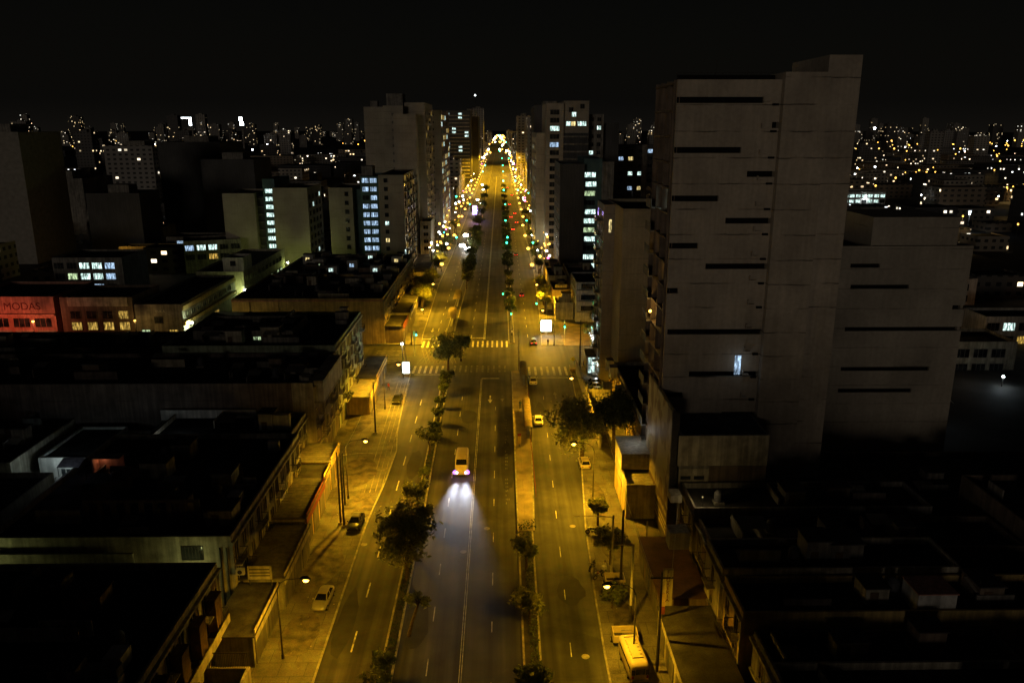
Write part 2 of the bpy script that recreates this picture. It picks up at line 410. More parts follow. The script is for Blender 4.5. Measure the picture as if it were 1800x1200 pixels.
def body(root, x0, x1, y0, y1, h, wall, roof=None, par=.7, th=.25):
    """walls with a parapet, and the roof slab inside it; coordinates relative to root"""
    b = MB(); b.box(x0, x1, y0, y1, 0, h - par)
    b.f.pop(1); b.m.pop(1)
    z0, z1 = h - par, h
    b.box(x0, x1, y0, y0 + th, z0, z1).box(x0, x1, y1 - th, y1, z0, z1).box(x0, x0 + th, y0 + th, y1 - th, z0, z1).box(x1 - th, x1, y0 + th, y1 - th, z0, z1)
    w = b.build('wall', wall, root)
    MB().box(x0 + .01, x1 - .01, y0 + .01, y1 - .01, h - par - .2, h - par).build('roof', roof or ROOF, root)
    return w
def cornice(root, face, x0, x1, y0, y1, z, mat, t=.25, h=.3):
    return MB().box(x0, x1, y0, y1, z, z + h).build('cornice', mat, root)

# ------------------------------------------------------------------ world and lights
sc = bpy.context.scene
w = bpy.data.worlds.new('World'); sc.world = w; w.use_nodes = True
nt = w.node_tree; bg = nt.nodes['Background']
sky = nt.nodes.new('ShaderNodeTexSky'); sky.sky_type = 'NISHITA'; sky.sun_disc = False; sky.sun_elevation = rad(3); sky.sun_rotation = rad(188)
sky.air_density = 1.0; sky.dust_density = 3.0
tc = nt.nodes.new('ShaderNodeTexCoord'); sx = nt.nodes.new('ShaderNodeSeparateXYZ'); nt.links.new(tc.outputs['Generated'], sx.inputs[0])
rr = ramp(nt, [(0.0, (.0048, .0042, .0034)), (.03, (.0026, .0025, .0022)), (.16, (.0011, .001, .001)), (1.0, (.0007, .0006, .0008))])
nt.links.new(sx.outputs['Z'], rr.inputs['Fac'])
mm = nt.nodes.new('ShaderNodeMix'); mm.data_type = 'RGBA'; mm.blend_type = 'MIX'; mm.inputs['Factor'].default_value = .0006
nt.links.new(rr.outputs['Color'], mm.inputs['A']); nt.links.new(sky.outputs['Color'], mm.inputs['B'])
nt.links.new(mm.outputs['Result'], bg.inputs['Color']); bg.inputs['Strength'].default_value = 1.0
sun = bpy.data.lights.new('city_glow', 'SUN'); so = bpy.data.objects.new('city_glow', sun); C.objects.link(so)
sun.energy = .155; sun.angle = rad(9); sun.color = (1.0, .85, .68)
so.rotation_euler = (rad(87), 0, rad(-20))   # low glow of the town behind the viewpoint
def lamp_light(parent, loc, power, col=(1, .515, .014), spot=True, size=.25, ang=150, blend=.6, rot=(0, 0, 0)):
    l = bpy.data.lights.new('lamp_light', 'SPOT' if spot else 'POINT'); l.energy = power; l.color = col; l.shadow_soft_size = size
    if spot: l.spot_size = rad(ang); l.spot_blend = blend
    o = bpy.data.objects.new('lamp_light', l); C.objects.link(o); o.location = loc; o.rotation_euler = rot
    if parent: o.parent = parent
    return o
sc.view_settings.view_transform = 'Standard'; sc.view_settings.look = 'None'; sc.view_settings.exposure = 0; sc.view_settings.gamma = 1
sc.render.engine = 'CYCLES'
cy = sc.cycles
cy.use_denoising = True
try: cy.denoiser = 'OPENIMAGEDENOISE'
except Exception: pass
cy.max_bounces = 4; cy.diffuse_bounces = 2; cy.glossy_bounces = 2; cy.transmission_bounces = 2; cy.transparent_max_bounces = 4
cy.sample_clamp_indirect = 3.0; cy.use_light_tree = True; cy.caustics_reflective = False; cy.caustics_refractive = False
for n_ in ('sodium_bulb', 'white_bulb', 'headlight_violet_white', 'green_signal', 'cool_white_room_light', 'bluish_room_light', 'warm_room_light', 'dim_amber_room_light', 'greenish_room_light'):
    MATS[n_].cycles.emission_sampling = 'NONE'
# ================================================================== THE SETTING
struct('ground', MB().quad((-6000, -300, -.06), (6000, -300, -.06), (6000, 14000, -.06), (-6000, 14000, -.06)), EARTH)
FAR = 3600
struct('avenue_road', MB().quad((-22, 30, 0), (18, 30, 0), (18, FAR, 0), (-22, FAR, 0)), ASPH)
struct('cross_street', MB().quad((-210, 171.5, .004), (-21, 171.5, .004), (-21, 189, .004), (-210, 189, .004)).quad((15, 176, .004), (200, 176, .004), (200, 189, .004), (15, 189, .004)), ASPH)
struct('side_street', MB().quad((-76, 189, .008), (-66, 189, .008), (-66, 420, .008), (-76, 420, .008)), ASPH)
KL = [(30, -18.3), (68, -18.3), (98, -18.3), (112, -17.6), (124, -17.4), (132, -18.3), (150, -19.2), (168.5, -19.8)]
KR = [(30, 10.4), (70, 10.4), (80, 10.6), (97, 11.2), (115, 12.5), (131, 13.3), (150, 14.8), (173, 15.4)]
def strip(name, kerb, outer, side, mat=WALK):
    b = MB(); kb = MB()
    for (a, xa), (c, xc) in zip(kerb, kerb[1:]):
        s = 1 if side > 0 else -1
        b.quad((xa + s * .2, a, .12), (outer, a, .12), (outer, c, .12), (xc + s * .2, c, .12)) if s > 0 else b.quad((outer, a, .12), (xa - .2, a, .12), (xc - .2, c, .12), (outer, c, .12))
        kb.quad((xa, a, .13), (xa + s * .2, a, .13), (xc + s * .2, c, .13), (xc, c, .13)) if s > 0 else kb.quad((xa - .2, a, .13), (xa, a, .13), (xc, c, .13), (xc - .2, c, .13))
        kb.quad((xa, a, .0), (xa, a, .13), (xc, c, .13), (xc, c, .0))
    y0, y1 = kerb[0][0], kerb[-1][0]
    for yy in (y0, y1):
        x = kerb[0][1] if yy == y0 else kerb[-1][1]
        kb.quad((x, yy, 0), (outer, yy, 0), (outer, yy, .12), (x, yy, .12))
    struct(name, b, mat); struct('kerb', kb, KERB)
strip('pavement_west', KL, -44, -1)
strip('pavement_east', KR, 34, 1)
KL2 = [(191, -19.6), (200, -20.2), (270, -21.2), (330, -20.5), (FAR, -20.5)]
KR2 = [(190, 10.0), (230, 11.2), (292, 12.2), (FAR, 12.2)]
strip('pavement_west', KL2, -32, -1); strip('pavement_east', KR2, 24, 1)
struct('pavement_cross_street', MB().box(-210, -45, 189.1, 191, -.02, .12).box(-210, -45, 169.5, 171.4, -.02, .12), WALK)
# parking strip of long worn tracks beside the left kerb, and stained crossing ramps
b = MB()
for i in range(4):
    x = -17.9 - i * .8; dx = -1.5
    b.quad((x, 108, .126), (x + .1, 108, .126), (x + .1 + dx, 160, .126), (x + dx, 160, .126))
struct('pavement_track_lines', b, MARKT)
# medians
def median(name, pts, h=.16, top=SOIL, kw=.22):
    """pts: (y, xl, xr)"""
    b = MB(); k = MB()
    for (a, l, r), (c, l2, r2) in zip(pts, pts[1:]):
        b.quad((l + kw, a, h - .03), (r - kw, a, h - .03), (r2 - kw, c, h - .03), (l2 + kw, c, h - .03))
        k.quad((l, a, h), (l + kw, a, h), (l2 + kw, c, h), (l2, c, h)).quad((r - kw, a, h), (r, a, h), (r2, c, h), (r2 - kw, c, h))
        k.quad((l, a, 0), (l, a, h), (l2, c, h), (l2, c, 0)).quad((r, a, h), (r, a, 0), (r2, c, 0), (r2, c, h))
    for (a, l, r) in (pts[0], pts[-1]): k.quad((l, a, 0), (r, a, 0), (r, a, h), (l, a, h))
    struct(name, b, top); struct('kerb', k, KERB)
median('median_west', [(30, -12.1, -10.7), (100, -12.2, -10.8), (140, -12.5, -11.1), (166, -12.7, -11.1)], h=.18)
median('median_east', [(30, 2.1, 3.7), (96, 2.1, 4.2)], h=.18)
median('bus_platform', [(96, 2.1, 4.4), (105, 2.1, 4.7), (125, 2.15, 5.2), (168, 2.2, 5.6)], h=.22, top=PLAT)
median('median_west', [(194, -14.6, -12.3), (262, -13.6, -11.6), (300, -12.4, -11.0), (FAR, -12.0, -10.6)])
median('median_east', [(192, 1.9, 3.4), (FAR, 2.0, 3.6)])
# painted markings
z = .012
def dashes(name, x0, y0, x1, y1, ln, gap, wd, mat=MARK):
    b = MB(); L = math.hypot(x1 - x0, y1 - y0); n = int(L / (ln + gap)); ux, uy = (x1 - x0) / L, (y1 - y0) / L
    for i in range(n):
        s = i * (ln + gap); a = (x0 + ux * s, y0 + uy * s); c = (x0 + ux * (s + ln), y0 + uy * (s + ln))
        j = R.uniform(-.5, .5); b.quad((a[0] - wd / 2, a[1] + j, z), (a[0] + wd / 2, a[1] + j, z), (c[0] + wd / 2, c[1], z), (c[0] - wd / 2, c[1], z))
    struct(name, b, mat)
dashes('lane_dashes', -15.5, 62, -15.8, 164, 3.2, 6.2, .17)
dashes('lane_dashes', -16.6, 196, -16.4, 420, 3, 6, .17)
dashes('lane_dashes', -7.4, 40, -7.8, 160, 2.6, 6.5, .11)
dashes('lane_dashes', -1.1, 44, -1.1, 160, 2.4, 7.5, .10)
dashes('lane_dashes', 6.9, 60, 8.6, 160, 2.4, 7.5, .10)
dashes('lane_dashes', -7.6, 198, -7.6, 420, 3, 7, .12); dashes('lane_dashes', 6.9, 198, 6.9, 420, 3, 7, .12)
b = MB()
for (x0, y0, x1, y1, wd) in [(-4.22, 30, -4.32, 163, .07), (-4.0, 30, -4.1, 163, .07), (-4.4, 196, -4.3, 900, .13), (-4.1, 196, -4.0, 900, .13)]:
    b.quad((x0 - wd / 2, y0, z), (x0 + wd / 2, y0, z), (x1 + wd / 2, y1, z), (x1 - wd / 2, y1, z))
struct('centre_line', b, MARK)
b = MB()
b.quad((-19, 166.2, z), (-12.9, 166.2, z), (-12.9, 166.5, z), (-19, 166.5, z)).quad((-4.2, 163.2, z), (-.4, 163.2, z), (-.4, 163.6, z), (-4.2, 163.6, z))
b.quad((5.8, 163.6, z), (14.6, 163.6, z), (14.6, 163.9, z), (5.8, 163.9, z)).quad((-20, 196.4, z), (-12.4, 196.4, z), (-12.4, 196.9, z), (-20, 196.9, z)).quad((-10.5, 197.3, z), (-4.2, 197.3, z), (-4.2, 197.7, z), (-10.5, 197.7, z))
struct('stop_lines', b, MARK)
def zebra(name, x0, x1, y0, y1, wd=.5, gap=.75, amat=MARK):
    b = MB(); x = x0
    while x < x1:
        b.quad((x, y0, z), (x + wd, y0, z), (x + wd, y1, z), (x, y1, z)); x += wd + gap
    struct(name, b, amat)
FADE = surf('faded_road_paint', (.17, .165, .145), var=.6, scale=1.2, fine=12, grime=.7)
zebra('zebra_crossing', -19.6, -12.6, 167.3, 172.8); zebra('zebra_crossing', -10.6, 1.6, 168.0, 173, .45, .8, FADE); zebra('zebra_crossing', 6.0, 15.2, 165.6, 171.8, .5, .85)
zebra('zebra_crossing', -19.6, -12.4, 188.6, 194.6, .5, .75); zebra('zebra_crossing', -10.8, 1.8, 188.8, 194.6, .45, .75)
b = MB()
for i in range(7):
    y = 175 + i * 1.7; b.quad((-29.8, y, z), (-23.2, y, z), (-23.2, y + .55, z), (-29.8, y + .55, z))
    y = 176.6 + i * 1.6; b.quad((19.2, y, z), (27, y, z), (27, y + .55, z), (19.2, y + .55, z))
struct('side_zebra_crossing', b, FADE)
# yellow box hatching in the left carriageway of the junction
b = MB()
for i in range(9):
    x0 = -19.3 + i * .85
    b.quad((x0, 174.5, z), (x0 + .16, 174.5, z), (x0 + 2.2, 187, z), (x0 + 2.04, 187, z)).quad((x0 + 2.2, 174.5, z + .002), (x0 + 2.36, 174.5, z + .002), (x0 + .16, 187, z + .002), (x0, 187, z + .002))
struct('junction_hatching', b, FADE)
def arrow(x, y, s=1, mat=MARK, flip=False):
    b = MB(); d = -1 if flip else 1
    P = lambda u, v: (x + u * s, y + v * s * d, z)
    b.poly([P(-.14, 0), P(.14, 0), P(.14, 2.4), P(-.14, 2.4)]).poly([P(-.5, 2.4), P(.5, 2.4), P(0, 4.4)])
    struct('lane_arrow', b, mat)
arrow(-18.2, 208, 1, MARK, True); arrow(-14.5, 208, 1, MARK, True); arrow(-2.2, 152, 1, MARK, True); arrow(10.9, 150, 1, FADE); arrow(.2, 152, .8, FADE, True)
# worn letter strokes along the bus lane edge and small lane studs
b = MB()
for i in range(26):
    y = 104 + i * 1.35
    if i in (7, 8, 15, 16, 20): continue
    for k in range(R.choice([1, 2, 2, 3])):
        x = .62 + k * .22; w_ = R.uniform(.08, .16); b.quad((x, y + R.uniform(0, .3), z), (x + w_, y, z), (x + w_, y + R.uniform(.4, .9), z), (x, y + .7, z))
struct('bus_lane_lettering', b, FADE)
b = MB()
for x, y in ((-2, 97), (9.6, 97.5), (-17.8, 93), (-4.9, 91), (8.5, 70)):
    b.poly([(x + .42 * math.cos(a * PI / 6), y + .42 * math.sin(a * PI / 6), z) for a in range(12)])
struct('manhole_covers', b, KERB)
# dark asphalt patches
b = MB()
for (x, y, a_, c_) in ((.95, 118, 1.1, 10), (-9.2, 76, 1.4, 5), (8, 82, 1.8, 3), (-14, 118, 1.2, 6), (-6, 140, 1.5, 4), (-9, 101, 1.0, 3), (7.5, 142, 1, 6), (-17, 76, 1, 7)):
    b.poly([(x + a_ * math.cos(t * PI / 7) * R.uniform(.8, 1.1), y + c_ * math.sin(t * PI / 7) * R.uniform(.8, 1.1), .006) for t in range(14)])
struct('asphalt_patches', b, surf('fresh_asphalt_patch', (.033, .032, .031), var=.3))
b = MB()
for (x, y, a_, c_) in ((-21.5, 74, 2, 4), (-22, 88, 2.4, 5), (-20.5, 103, 2.2, 5), (-22.5, 115, 3, 6), (-26, 140, 2.5, 9), (14, 92, 1.3, 4), (13.5, 75, 1.4, 5), (14, 105, 1.2, 6), (13, 64, 1.5, 4)):
    b.poly([(x + a_ * math.cos(t * PI / 8) * R.uniform(.88, 1.1), y + c_ * math.sin(t * PI / 8) * R.uniform(.88, 1.1), .127) for t in range(16)])
struct('pavement_dirt_patches', b, surf('pavement_dirt', (.13, .11, .08), var=.6, scale=.8, grime=.6))
b = MB()
for i in range(70):
    x = R.choice([R.uniform(-25, -18.6), R.uniform(-25, -18.6), R.uniform(12.6, 17)]); y = R.uniform(62, 165); s = R.uniform(.05, .13)
    b.quad((x, y, .135), (x + s, y + s * .3, .135), (x + s * .8, y + s, .14), (x - s * .2, y + s * .8, .135))
o = b.build('litter', WHITEP); o['kind'] = 'stuff'; tag(o, 'scraps of pale litter strewn over the pavements', 'litter')
# darker cobbled garden behind the right pavement at the plaza corner
struct('plaza_paving', MB().quad((15.6, 189.4, .125), (28, 189.4, .125), (28, 214, .125), (15.6, 214, .125)), surf('plaza_tiles', (.2, .15, .09), var=.4, scale=.5))

# ================================================================== STREET LAMPS
def lamp_proto(name, H=9.0, arm=2.6, bulb=SODB, pole=IRON, label='', light=True):
    t = thing(name, label, 'street lamp')
    MB().tube((0, 0, 0), (0, 0, .5), .16, .14, 10).build('base', pole, t)
    MB().path([(0, 0, .5), (0, 0, H - 1.2), (.25, 0, H - .5)], [.1, .07, .055], 8).build('pole', pole, t)
    MB().path([(.25, 0, H - .5), (.9, 0, H - .05), (arm, 0, H + .12)], [.05, .045, .04], 6).build('arm', pole, t)
    MB().path([(arm - .25, 0, H + .1), (arm, 0, H + .16), (arm + .45, 0, H + .12), (arm + .75, 0, H + .02)], [.08, .2, .22, .08], 8).build('lamp_head', pole, t)
    MB().ball((arm + .3, 0, H - .1), .3, sz=.7).build('lens', bulb, t, smooth=True)
    return t
LP = lamp_proto('street_lamp')
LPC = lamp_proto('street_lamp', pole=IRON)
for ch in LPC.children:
    if ch.name.startswith('lens'): ch.data = MB().ball((2.9, 0, 8.8), .62, sz=.8).mesh('lens', SODF, True)  # lens enlarged, so the bulb includes the bloom around it
POW = 9000
def put_lamp(x, y, side, power, label, group='sodium street lamps along the avenue', proto=None, z=.12, col=(1, .515, .014)):
    o = dup(proto or LP, (x, y, z), 0 if side < 0 else PI, label, group)
    ax = x + (2.9 if side < 0 else -2.9)
    if power: lamp_light(None, (ax, y, 8.5 if y < 680 else 26), power, col=col, ang=176, blend=.55, size=.2)
    if power and 60 < y < 680: lamp_light(None, (ax, y, 9.2), power * (.26 if y < 175 else .09), col=(1, .6, .05), spot=False, size=.3)  # weak extra point light added in place of light bounced up the facades
    return o
lampn = 0
SPEC = {  # hand-made labels for those one can pick out by what stands next to them
    (-1, 70): 'glowing sodium lamp over the pavement just behind the silver car', (-1, 106): 'dark-topped lamp leaning over the pavement beside the pale canopy roof',
    (1, 68): 'glowing sodium lamp above the parked motorcycles on the right pavement', (1, 105): 'glowing lamp half under the large bushy tree at right'}
ys = [34, 70, 106, 144, 191, 224, 259, 295, 332, 368] + [368 + 37 * i for i in range(1, 22)]
for i, y in enumerate(ys):
    for side in (-1, 1):
        x = -22.2 if side < 0 else 13.1
        yy = y if side < 0 else y - 1.5
        if y > 370: x = -22.4 if side < 0 else 14.2
        if 120 < y < 170 and side > 0: x = 15.4; yy = 135
        key = (side, int(yy))
        p = POW * {34: .1, 70: .6, 106: 1.8, 144: 2.1, 191: 2.6, 224: 2.5, 259: 2.4}.get(y, 2.0)
        
        if y > 400: p = POW * 3.2
        lab = SPEC.get((side, int(yy)), None)
        if lab is None:
            ref = 'before the crossing' if y < 190 else 'past the crossing'
            k = i if y < 190 else i - 4
            lab = f'{ORD[k]} sodium lamp {ref} on the {"left" if side < 0 else "right"} kerb'
        if y > 1000 and i % 2: continue
        if y == 34: continue
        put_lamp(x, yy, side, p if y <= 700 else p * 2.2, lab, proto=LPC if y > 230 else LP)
lamp_light(None, (-6, 36, 11), 1200, ang=160)
# pavement floodlight mast without arm glow (tall pole beside the black car)
for (x, y, lab) in ((-21.2, 97.4, 'tall dark mast standing by the nose of the black saloon'), (-21.8, 98.2, 'thin second mast right behind the mast by the black saloon')):
    o = thing('utility_pole', lab, 'utility pole', (x, y, .12))
    MB().path([(0, 0, 0), (0, 0, 10.5)], [.14, .08], 8).build('pole', IRON, o)
    MB().box(-.3, .3, -.25, .25, 0, .35).build('base', KERB, o)
o = thing('utility_pole', 'dark pole with a pale side arm reaching over the kerb lane', 'utility pole', (-22.3, 104, .12))
MB().path([(0, 0, 0), (0, 0, 8)], [.13, .09], 8).build('pole', IRON, o)
MB().path([(0, 0, 7.6), (2.3, 0, 7.9), (4.3, 0, 7.9)], [.06, .05, .04], 6).build('arm', CONP, o)
o = thing('utility_pole', 'tall black pole on the wide left pavement above its own shadow', 'utility pole', (-22.1, 131.4, .12))
MB().path([(0, 0, 0), (0, 0, 9.5)], [.15, .08], 8).build('pole', IRON, o); MB().box(-.4, .4, -.3, .3, 0, .3).build('base', KERB, o)
# white lamp at the junction and at side places
def white_lamp(x, y, H, power, label, col=(.85, 1, .9), base_z=.12, lit=WBULB):
    t = thing('street_lamp', label, 'street lamp', (x, y, base_z))
    MB().path([(0, 0, 0), (0, 0, H)], [.09, .06], 8).build('pole', IRON, t)
    MB().ball((0, 0, H + .15), .27, sz=.8).build('lens', lit, t, smooth=True)
    MB().box(-.3, .3, -.12, .12, H + .36, H + .44).build('lamp_head', IRON, t)
    if power: lamp_light(None, (x, y - .5, H - .2 + base_z), power, col=col, spot=False, size=.25)
    return t
white_lamp(-21.0, 163.5, 7.5, 900, 'white lamp on a dark post above the lit advert panel', col=(1, .95, .6))
white_lamp(13.2, 336, 8, 700, 'bright white lamp at the right kerb far up the avenue')
white_lamp(-25.5, 300, 7, 800, 'white lamp by the shopfront under the balcony tower')
white_lamp(-76.8, 193.5, 5, 1700, 'bright white-green lamp at the mouth of the side street', col=(.85, 1, .55))
white_lamp(-76.5, 235, 5, 900, 'greenish lamp halfway up the side street', col=(.8, 1, .3))
white_lamp(-76.5, 285, 5, 2600, 'greenish lamp at the foot of the far stepped tower', col=(.85, 1, .25))
white_lamp(-112, 187, 7, 900, 'small lamp in front of the red fashion shop', col=(1, .25, .12), lit=SODB)
white_lamp(-88, 187.5, 7, 350, 'small amber lamp by the building with golden windows', col=(1, .6, .15), lit=SODF)
white_lamp(-68.5, 187, 5, 500, 'small lamp by the yellow-walled corner house', col=(1, .75, .2), lit=SODF)

# ================================================================== TRAFFIC SIGNALS
def signal_head(parent, x, y, z, sig=GSIG, sub=True, rz=0.0):
    h = MB().box(-.17, .17, -.12, .14, -.5, .5).build('signal_housing', IRON, parent, (x, y, z), rz)
    for k, zz in enumerate((.32, 0, -.32)):
        lit = (k == 2)
        MB().ball((0, -.13, zz), .17 if lit else .1, nu=8, nv=5).build('green_lens' if lit else 'lens', sig if lit else DARK, h, smooth=True)
        MB().box(-.13, .13, -.3, -.125, zz + .12, zz + .14).build('visor', IRON, h)
    return h
def signal(label, x, y, heads, H=6.0, arm=None, sig=GSIG, spill=0, group=None, pole=CONP):
    t = thing('traffic_light', label, 'traffic light', (x, y, .12), group=group)
    MB().path([(0, 0, 0), (0, 0, H)], [.1, .07], 8).build('pole', pole, t)
    if arm:
        MB().path([(0, 0, H - .1), (arm * .4, 0, H + .35), (arm, 0, H + .3)], [.06, .05, .04], 6).build('arm', pole, t)
    for (hx, hz) in heads: signal_head(t, hx, -.02, hz, sig)
    if spill:
        for (hx, hz) in heads[:1]: lamp_light(None, (x + hx, y - .5, hz), spill, col=(.1, 1, .45), spot=False, size=.3)
    return t
signal('green traffic light on a mast at the left corner of the crossing', -20.4, 181, [(.55, 5.4)], spill=160)
signal('slim mast with a green traffic light on the far left corner', -22, 176, [], H=8)
signal('green traffic light on the far end of the right median', 2.7, 206, [(0, 4.6)], spill=80)
signal('green traffic light hung over the bus lanes past the crossing', 3.0, 226, [(-2.4, 5.9)], arm=-2.4, spill=60)
signal('green traffic light hung over the right lanes beyond the junction', 12.6, 214, [(-2.8, 5.6)], arm=-2.8, spill=80)
signal('green traffic light at the plaza corner beside the lit panel', 15.8, 191.5, [(0, 4.6)], spill=200)
signal('unlit signal mast on the near end of the right median', 3.9, 168.4, [], H=9.5, pole=CONP)
o = thing('utility_pole', 'tall black pole at the near plaza corner of the crossing', 'utility pole', (17.6, 170.5, .12)); MB().path([(0, 0, 0), (0, 0, 11)], [.17, .1], 8).build('pole', IRON, o)
MB().box(-.9, .9, -.06, .06, 10.3, 10.42).build('crossarm', IRON, o)
k = 0
for y in (335, 352, 418, 510, 628, 740, 900, 1050, 1300):
    for x in ((2.6, 13.6) if (int(y) // 7) % 2 else (3.0, -19.5)):
        t = signal(f'{ORD[k]} distant green traffic light up the avenue', x, y, [], H=5.4, sig=GSIGF)
        MB().ball((0, -.1, 5.2), .35 if y < 600 else .6, nu=6, nv=4).build('green_lens', GSIGF, t)
        k += 1
lamp_light(None, (1.6, 340, 5), 260, col=(.1, 1, .45), spot=False)

# ================================================================== ADVERT PANELS, SIGNS
def advert(label, x, y, w, h, base, power):
    t = thing('advert_panel', label, 'advertising panel', (x, y, .12))
    MB().box(-w / 2 - .12, w / 2 + .12, -.02, .3, base - .12, base + h + .12).build('case', IRON, t)
    MB().box(-w / 2, w / 2, -.05, -.022, base, base + h).build('lit_face', PANEL, t)
    MB().box(-.35, .35, .05, .25, 0, base - .12).build('foot', GALV, t)
    return t
advert('small glowing white advert panel at the left corner of the crossing', -20.5, 164.5, 1.5, 2.5, .8, 0)
advert('large glowing white advert panel on the right pavement past the crossing', 11.7, 200, 2.7, 2.9, 1.0, 0)
lamp_light(None, (11.7, 198, 3.5), 420, col=(.9, 1, .95), spot=False, size=1)
def text(parent, s, size, loc, rot, mat, ext=.01, align='CENTER', name='lettering'):
    cu = bpy.data.curves.new(name, 'FONT'); cu.body = s; cu.size = size; cu.extrude = ext; cu.align_x = align; cu.align_y = 'CENTER'
    cu.materials.append(mat); tmp = bpy.data.objects.new('tmp', cu); C.objects.link(tmp); me = bpy.data.meshes.new_from_object(tmp.evaluated_get(bpy.context.evaluated_depsgraph_get())); bpy.data.objects.remove(tmp)
    o = bpy.data.objects.new(name, me); C.objects.link(o); o.location = loc; o.rotation_euler = rot
    if parent: o.parent = parent
    return o
t = thing('totem_sign', 'cream vertical shop sign lettered FLORERIA at the edge of the reddish roof', 'shop sign', G(1172, 1066, 3.4))
MB().box(-.5, .5, 0, .25, 0, 4.4).build('board', CREAM, t); MB().box(-.08, .08, .05, .22, -3.3, -.003).build('post', IRON, t)
DKR = surf('sign_lettering_dark_red', (.09, .02, .01), var=.1)
for i, ch in enumerate('FLORERIA'): text(t, ch, .56, (0, -.02, 4.1 - i * .47), (PI / 2, 0, 0), DKR)
t = thing('street_sign', 'yellow pedestrian warning sign on the near plaza corner', 'road sign', (15.9, 168.4, .12))
MB().tube((0, 0, 0), (0, 0, 2.2), .04).build('post', GALV, t)
MB().poly([(-.55, -.03, 2.7), (0, -.03, 2.15), (.55, -.03, 2.7), (0, -.03, 3.25)]).poly([(-.55, .02, 2.7), (0, .02, 3.25), (.55, .02, 2.7), (0, .02, 2.15)]).build('plate', surf('warning_yellow', (.8, .65, .02), var=.1), t)
MB().box(-.7, .7, -.5, .5, 0, .5).build('planter', YELP, t)

# ================================================================== BUS SHELTERS
def shelter(label, x, y, L=9, w=2.0, group='bus shelters on the medians', nseg=1):
    t = thing('bus_shelter', label, 'bus shelter', (x, y, .2), group=group)
    b = MB(); n = 8
    for s in range(2):
        pass
    prof = [(math.cos(PI * (1 - i / n)) * w / 2, 2.6 + .45 * math.sin(PI * i / n)) for i in range(n + 1)]
    for i in range(n):
        (xa, za), (xb, zb) = prof[i], prof[i + 1]
        b.quad((xa, -L / 2, za), (xb, -L / 2, zb), (xb, L / 2, zb), (xa, L / 2, za)); b.quad((xa, L / 2, za - .06), (xb, L / 2, zb - .06), (xb, -L / 2, zb - .06), (xa, -L / 2, za - .06))
    b.build('roof', surf('shelter_roof', (.26, .19, .09), var=.3) if 'shelter_roof' not in MATS else MATS['shelter_roof'], t, smooth=True)
    rb = MB()
    for k in range(6):
        yy = -L / 2 + L * k / 5
        for i in range(n): rb.tube((prof[i][0], yy, prof[i][1] + .03), (prof[i + 1][0], yy, prof[i + 1][1] + .03), .035, n=5)
    rb.build('roof_ribs', GALV, t)
    for k in range(4):
        MB().tube((w / 2 - .2, -L / 2 + .4 + (L - .8) * k / 3, 0), (w / 2 - .2, -L / 2 + .4 + (L - .8) * k / 3, 2.75), .06).build('post', IRON, t)
    MB().box(-.1, .35, -L / 2 + 1, L / 2 - 1, .42, .5).build('bench', GALV, t)
    MB().box(w / 2 - .3, w / 2 - .22, -L / 2 + .6, L / 2 - .6, .6, 2.1).build('back_panel', GLASSG, t)
    return t
shelter('arched bus shelter at the crossing end of the right platform', 4.7, 160.5, 10, 1.5)
shelter('long arched bus shelter midway along the right platform', 4.6, 134, 15, 1.5)
shelter('arched bus shelter on the left median nearest past the crossing', -13.5, 213, 13, 2.2)
shelter('arched bus shelter on the left median behind the nearer one', -13.2, 238, 14, 2.2)
def kiosk(label, x, y, l, w=2.6, h=2.5, mat=IRON):
    t = thing('kiosk', label, 'kiosk', (x, y, .2))
    MB().box(-w / 2, w / 2, -l / 2, l / 2, 0, h).build('wall', mat, t)
    MB().box(-w / 2 - .15, w / 2 + .15, -l / 2 - .15, l / 2 + .15, h + .003, h + .16).build('roof', MATS['roof_bitumen'], t)
    MB().box(-.3, .4, -l / 2 - .02, -l / 2 + .02, .9, 2.2).build('poster', YELP, t)
    return t
t = thing('info_totem', 'small yellow and orange notice totem standing on the bus platform', 'sign', (3.0, 125, .2)); MB().box(-.3, .3, -.08, .08, .5, 1.9).build('face', YELP, t); MB().box(-.3, .3, -.085, .085, 1.903, 2.3).build('header', REDM, t); MB().box(-.05, .05, -.05, .05, 0, .497).build('post', IRON, t)
# low railings along the platform and the median signs
for (y0, y1, x, lab) in ((106, 128, 5.0, 'red-brown railing along the right edge of the bus platform'), (142, 152, 5.4, 'short railing between the two shelters of the right platform')):
    b = MB(); n = int((y1 - y0) / 1.2)
    for i in range(n + 1): b.tube((0, (y1 - y0) * i / n, 0), (0, (y1 - y0) * i / n, 1.0), .03, n=5)
    for zz in (.5, 1.0): b.tube((0, 0, zz), (0, y1 - y0, zz), .025, n=5)
    t = thing('railing', lab, 'railing', (x, y0, .2)); b.build('rails', surf('rail_red' + str(y0), (.2, .05, .03)), t)
